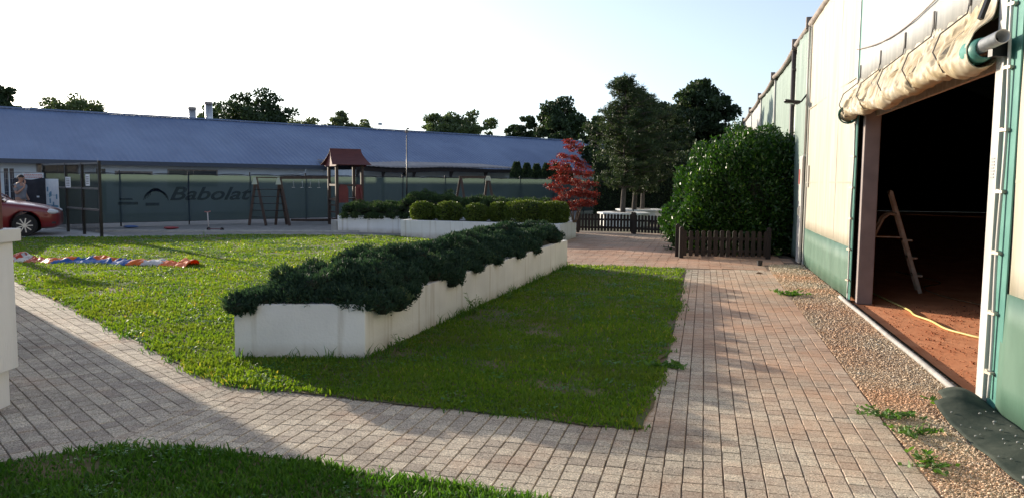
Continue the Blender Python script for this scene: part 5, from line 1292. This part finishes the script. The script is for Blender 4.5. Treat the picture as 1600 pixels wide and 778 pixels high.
# parapet: local origin at right front corner of the parapet body
b = MB(); b.bb(-2.4, 0, 0, .34, .27, 1.155); b.build('parapet', M['white_render'], ch, bevel=.006)
b = MB(); b.bb(-2.3, -.06, .04, .32, -.02, .272); b.build('plinth', M['white_render'], ch)
b = MB(); b.bb(-2.44, .035, -.04, .38, 1.158, 1.245); b.build('cap', M['concrete_l'] if 'concrete_l' in M else M['white_plain'], ch, bevel=.005)
b = MB(); b.bb(-.13, .005, .10, .24, 1.246, 3.0); b.build('veranda_post', M['post_brown'], ch, bevel=.006)
K = Vector((-8.15, 11.55, 0))-Vector((-3.47, 4.98, 0)); W2 = Vector((-5.3, 6.9, 0))-Vector((-3.47, 4.98, 0))
b = MB(); pl = [(K.x, K.y), (W2.x, W2.y), (W2.x-3.5, W2.y-7), (W2.x-12, W2.y-5), (K.x-8, K.y+4)]
b.prism(pl, 0, 3.3); b.build('wall', M['white_render'], ch)

# ------------------------------------------------------------------ car
CW = P(42, 369.6); car = empty('parked_car', (CW.x-.38, CW.y+.70, 0), R(26), 'dark red hatchback parked at the left, its nose pointing to the right', 'car')
M['car_red'] = mat('car_paint', (.17, .008, .012), rough=.35, metal=.0, coat=.5)
st = [(.83, .30, .56, .60, .42), (.79, .24, .62, .665, .60), (.70, .20, .67, .725, .71), (.52, .18, .73, .80, .79), (.2, .18, .80, .875, .84), (-.2, .18, .85, .93, .86), (-.55, .18, .89, .985, .86), (-1.2, .18, .91, 1.0, .86), (-2.6, .18, .93, 1.0, .86), (-3.05, .24, .90, .98, .82), (-3.25, .34, .72, .84, .70)]
b = MB(); vs = []; ns = len(st)
for (x, zb, zs, zt, hw) in st:
    prof = [(0, zb), (hw*.8, zb), (hw*.97, zb+.08), (hw, (zb+zs)/2), (hw*.985, zs-.03), (hw*.93, zs+.015), (hw*.72, zt-.012), (0, zt+.02)]
    ring = prof+[(-y, z) for y, z in prof[-2:0:-1]]
    vs += [(x, y, z) for y, z in ring]
m_ = 14; fs = []
for i in range(ns-1):
    for k in range(m_): fs.append((i*m_+k, i*m_+(k+1) % m_, (i+1)*m_+(k+1) % m_, (i+1)*m_+k))
fs += [tuple(range(m_)), tuple(range((ns-1)*m_, ns*m_))]
b.add(vs, fs, True); body = b.build('body', M['car_red'], car)
sub = body.modifiers.new('s', 'SUBSURF'); sub.levels = 2; sub.render_levels = 2
cut = MB()
for x in (0, -2.5):
    cut.tube([(x, -1.2, .31), (x, 1.2, .31)], .375, 32)
co = cut.build('cutter', M['tyre'], None); co.location = car.location; co.rotation_euler = car.rotation_euler
bpy.context.view_layer.update()
bo = body.modifiers.new('b', 'BOOLEAN'); bo.object = co; bo.operation = 'DIFFERENCE'; bo.solver = 'EXACT'
bpy.context.view_layer.update()
me = bpy.data.meshes.new_from_object(body.evaluated_get(bpy.context.evaluated_depsgraph_get())); body.modifiers.clear(); body.data = me; bpy.data.objects.remove(co)
if not me.materials: me.materials.append(M['car_red'])
b = MB()
def gh(u, v):
    prof = [(-.42, .97, .70), (-1.18, 1.42, .56), (-1.7, 1.47, .56), (-2.5, 1.43, .55), (-3.12, .97, .66)]
    t = v*4; i = min(3, int(t)); f = t-i; a_, c_ = prof[i], prof[i+1]; x = a_[0]+(c_[0]-a_[0])*f; z = a_[1]+(c_[1]-a_[1])*f; hw = a_[2]+(c_[2]-a_[2])*f
    yy = (u*2-1); return (x, hw*yy*(1), z-.03*abs(yy)**3)
b.grid(gh, 12, 24); b.build('roof_and_windscreen', M['car_red'], car)
b = MB(); b.add([(-.50, -.62, 1.015), (-.50, .62, 1.015), (-1.12, .50, 1.395), (-1.12, -.50, 1.395)], [(0, 1, 2, 3)])
b.build('windscreen', M['glass'], car)
for sg in (-1, 1):
    b = MB(); b.add([(-.60, sg*.80, .975), (-1.15, sg*.60, 1.40), (-2.55, sg*.60, 1.40), (-3.0, sg*.78, .975)], [(0, 1, 2, 3)]); b.build('side_window', M['glass'], car)
    b = MB(); b.bar((-.50, sg*.80, .975), (-1.16, sg*.595, 1.43), .04, .05); b.build('windscreen_pillar', M['car_red'], car)
    b = MB(); b.ell((.60, sg*.665, .655), (.20, .10, .075), 14, 8); b.build('headlight', mat('headlight_glass', (.55, .58, .62), rough=.08, coat=1), car)
    b = MB(); b.ell((-.62, sg*.93, 1.02), (.06, .10, .065), 10, 7); b.build('wing_mirror', M['car_red'], car)
    b = MB(); b.box((.66, sg*.70, .36), (.12, .05, .05)); b.build('fog_light', M['ink'], car)
    for x in (0, -2.5):
        w_ = empty('wheel', (x, sg*.77, .30), 0); w_.parent = car
        b = MB(); b.tube([(0, -.09, 0), (0, -.07, 0), (0, .07, 0), (0, .09, 0)], [.27, .30, .30, .27], 28); b.build('tyre', M['tyre'], w_)
        b = MB(); b.tube([(0, sg*.085, 0), (0, sg*.096, 0)], [.205, .20], 28); b.build('hub', M['ink'], w_)
        b = MB(); b.tube([(0, sg*.095, 0), (0, sg*.108, 0)], [.035, .03], 12)
        for k in range(9):
            a = 2*math.pi*k/9; b.bar((math.cos(a)*.03, sg*.102, math.sin(a)*.03), (math.cos(a)*.195, sg*.100, math.sin(a)*.195), .028, .012, up=(0, 1, 0))
        b.build('rim', mat('rim_metal', (.62, .60, .56), rough=.35, metal=.3) if 'rim' not in M else M['rim'], w_)
b = MB(); b.box((-1.05, -.868, .80), (.16, .02, .03)); b.build('door_handle', M['car_red'], car)
# ------------------------------------------------------------------ person behind the car
M['skin'] = mat('skin', (.42, .24, .17), rough=.6); M['shirt'] = mat('grey_shirt', (.20, .215, .245), (.26, .275, .31), rough=.9, scale=8); M['hair'] = mat('hair', (.02, .015, .012), rough=.7); M['jeans'] = mat('shorts', (.03, .035, .06), rough=.9)
def skinned(name, verts, edges, radii, m, parent, root=0, lv=2):
    me = bpy.data.meshes.new(name); me.from_pydata(verts, edges, []); o = link(name, me, m, parent)
    sk = o.modifiers.new('sk', 'SKIN'); sk.use_smooth_shade = True
    for i, r_ in enumerate(radii): me.skin_vertices[0].data[i].radius = r_ if isinstance(r_, tuple) else (r_, r_); me.skin_vertices[0].data[i].use_root = (i == root)
    ss = o.modifiers.new('s', 'SUBSURF'); ss.levels = lv; ss.render_levels = lv
    bpy.context.view_layer.update(); m2 = bpy.data.meshes.new_from_object(o.evaluated_get(bpy.context.evaluated_depsgraph_get()))
    o.modifiers.clear(); o.data = m2
    if not m2.materials: m2.materials.append(m)
    for p in m2.polygons: p.use_smooth = True
    return o
pc = at(36, 22.75); pe = empty('person', pc, R(-8), 'man in a grey T-shirt standing behind the red car, hand raised to his mouth', 'person')
# faces +x
V_ = [(0, 0, .92), (0, 0, 1.05), (.01, 0, 1.22), (.0, 0, 1.36), (.015, 0, 1.44), (.035, 0, 1.50), (.045, 0, 1.57), (.04, 0, 1.635),
      (-.01, .10, .86), (.0, .11, .48), (-.02, .11, .09), (.10, .12, .04), (-.01, -.10, .86), (.02, -.11, .48), (-.0, -.11, .09), (.12, -.12, .04),
      (-.01, .17, 1.35), (-.04, .23, 1.10), (.10, .21, .90),
      (-.01, -.17, 1.35), (.05, -.22, 1.10), (.22, -.10, 1.30), (.20, -.06, 1.40)]
E_ = [(0, 1), (1, 2), (2, 3), (3, 4), (4, 5), (5, 6), (6, 7), (0, 8), (8, 9), (9, 10), (10, 11), (0, 12), (12, 13), (13, 14), (14, 15), (3, 16), (16, 17), (17, 18), (3, 19), (19, 20), (20, 21), (21, 22)]
Rr = [(.13, .15), (.12, .14), (.12, .155), (.09, .12), .055, .055, (.085, .075), (.06, .055), .085, .06, .042, .035, .085, .06, .042, .035, .055, .042, .03, .055, .042, .03, .028]
skinned('body', V_, E_, Rr, M['skin'], pe)
skinned('shirt', [(0, 0, .90), (0, 0, 1.05), (.01, 0, 1.22), (0, 0, 1.37), (0, 0, 1.42), (-.01, .17, 1.36), (-.03, .215, 1.17), (-.01, -.17, 1.36), (.035, -.205, 1.17)], [(0, 1), (1, 2), (2, 3), (3, 4), (3, 5), (5, 6), (3, 7), (7, 8)],
        [(.150, .17), (.14, .16), (.14, .175), (.10, .13), .06, .072, .062, .072, .062], M['shirt'], pe)
skinned('shorts', [(0, 0, .95), (-.01, .10, .82), (0, .11, .52), (-.01, -.10, .82), (.015, -.11, .52)], [(0, 1), (1, 2), (0, 3), (3, 4)], [(.14, .16), .105, .085, .105, .085], M['jeans'], pe)
b = MB(); 
def hr(u, v):
    a = 2*math.pi*u; e = math.pi*.5*v; r_ = .098; x = math.cos(a)*math.cos(e)*r_; 
    return (.025+x*1.08-(0), math.sin(a)*math.cos(e)*.084, 1.585+math.sin(e)*.088-(.035 if x < 0 else -.008)*(1-v))
b.grid(hr, 20, 8); b.build('hair', M['hair'], pe)
b = MB(); b.ell((.142, 0, 1.575), (.022, .016, .024), 8, 6); b.build('nose', M['skin'], pe)
b = MB(); b.ell((.03, -.082, 1.57), (.018, .010, .03), 8, 6); b.build('ear', M['skin'], pe)
for sg in (-1, 1): b = MB(); b.ell((.118, sg*.032, 1.59), (.012, .014, .008), 8, 6); b.build('eye', M['ink'], pe)
b = MB(); b.ell((.125, 0, 1.525), (.012, .026, .006), 8, 5); b.build('mouth', mat('lips', (.30, .12, .10), rough=.6), pe)
b = MB(); b.ell((.198, -.045, 1.44), (.022, .034, .045), 10, 7); hnd = b.build('palm', M['skin'], pe)
for k in range(4):
    skinned('finger', [(.20, -.065+.014*k, 1.465), (.195, -.062+.014*k, 1.505), (.172, -.056+.012*k, 1.525)], [(0, 1), (1, 2)], [.0085, .0075, .006], M['skin'], hnd, lv=1)
skinned('thumb', [(.19, -.01, 1.43), (.185, .008, 1.46), (.165, .008, 1.48)], [(0, 1), (1, 2)], [.010, .009, .007], M['skin'], hnd, lv=1)

# slim post added outside the left edge to cast a shadow streak on the lawn
ap = empty('shadow_post', (-14.0, 19.3, 0), 0, 'slim dark post beyond the left edge of the view, added for its shadow on the lawn', 'post')
b = MB(); b.bb(-.11, .11, -.05, .05, 0, 2.3); b.build('post', M['post_brown'], ap); b = MB(); b.bb(-.5, .3, -.08, .08, 2.3, 2.42); b.build('crossbar', M['post_brown'], ap)

# two small things lying on the plaza stones
q = P(1187, 415); b = MB(); b.tube([(q.x, q.y, 0), (q.x, q.y, .10)], [.045, .055], 14, cap=False); b.tube([(q.x, q.y, .005), (q.x, q.y, .012)], .044, 14)
o = b.build('flower_pot', mat('black_plastic', (.02, .02, .022), rough=.5)); tag(o, 'tiny dark plastic pot standing on the paving near the picket fence', 'pot')
q = P(1187, 428); b = MB(); b.grid(lambda u, v: (q.x+.13*(u-.5), q.y+.10*(v-.5)*math.sin(math.pi*min(1, u+.05)), .012+.02*math.sin(math.pi*u)*abs(v-.5)*2), 8, 6)
tag(b.build('fallen_leaf', mat('leaf_brown', (.10, .045, .02), rough=.9)), 'dark brown fallen leaf lying on the paving in front of the small pot', 'leaf')
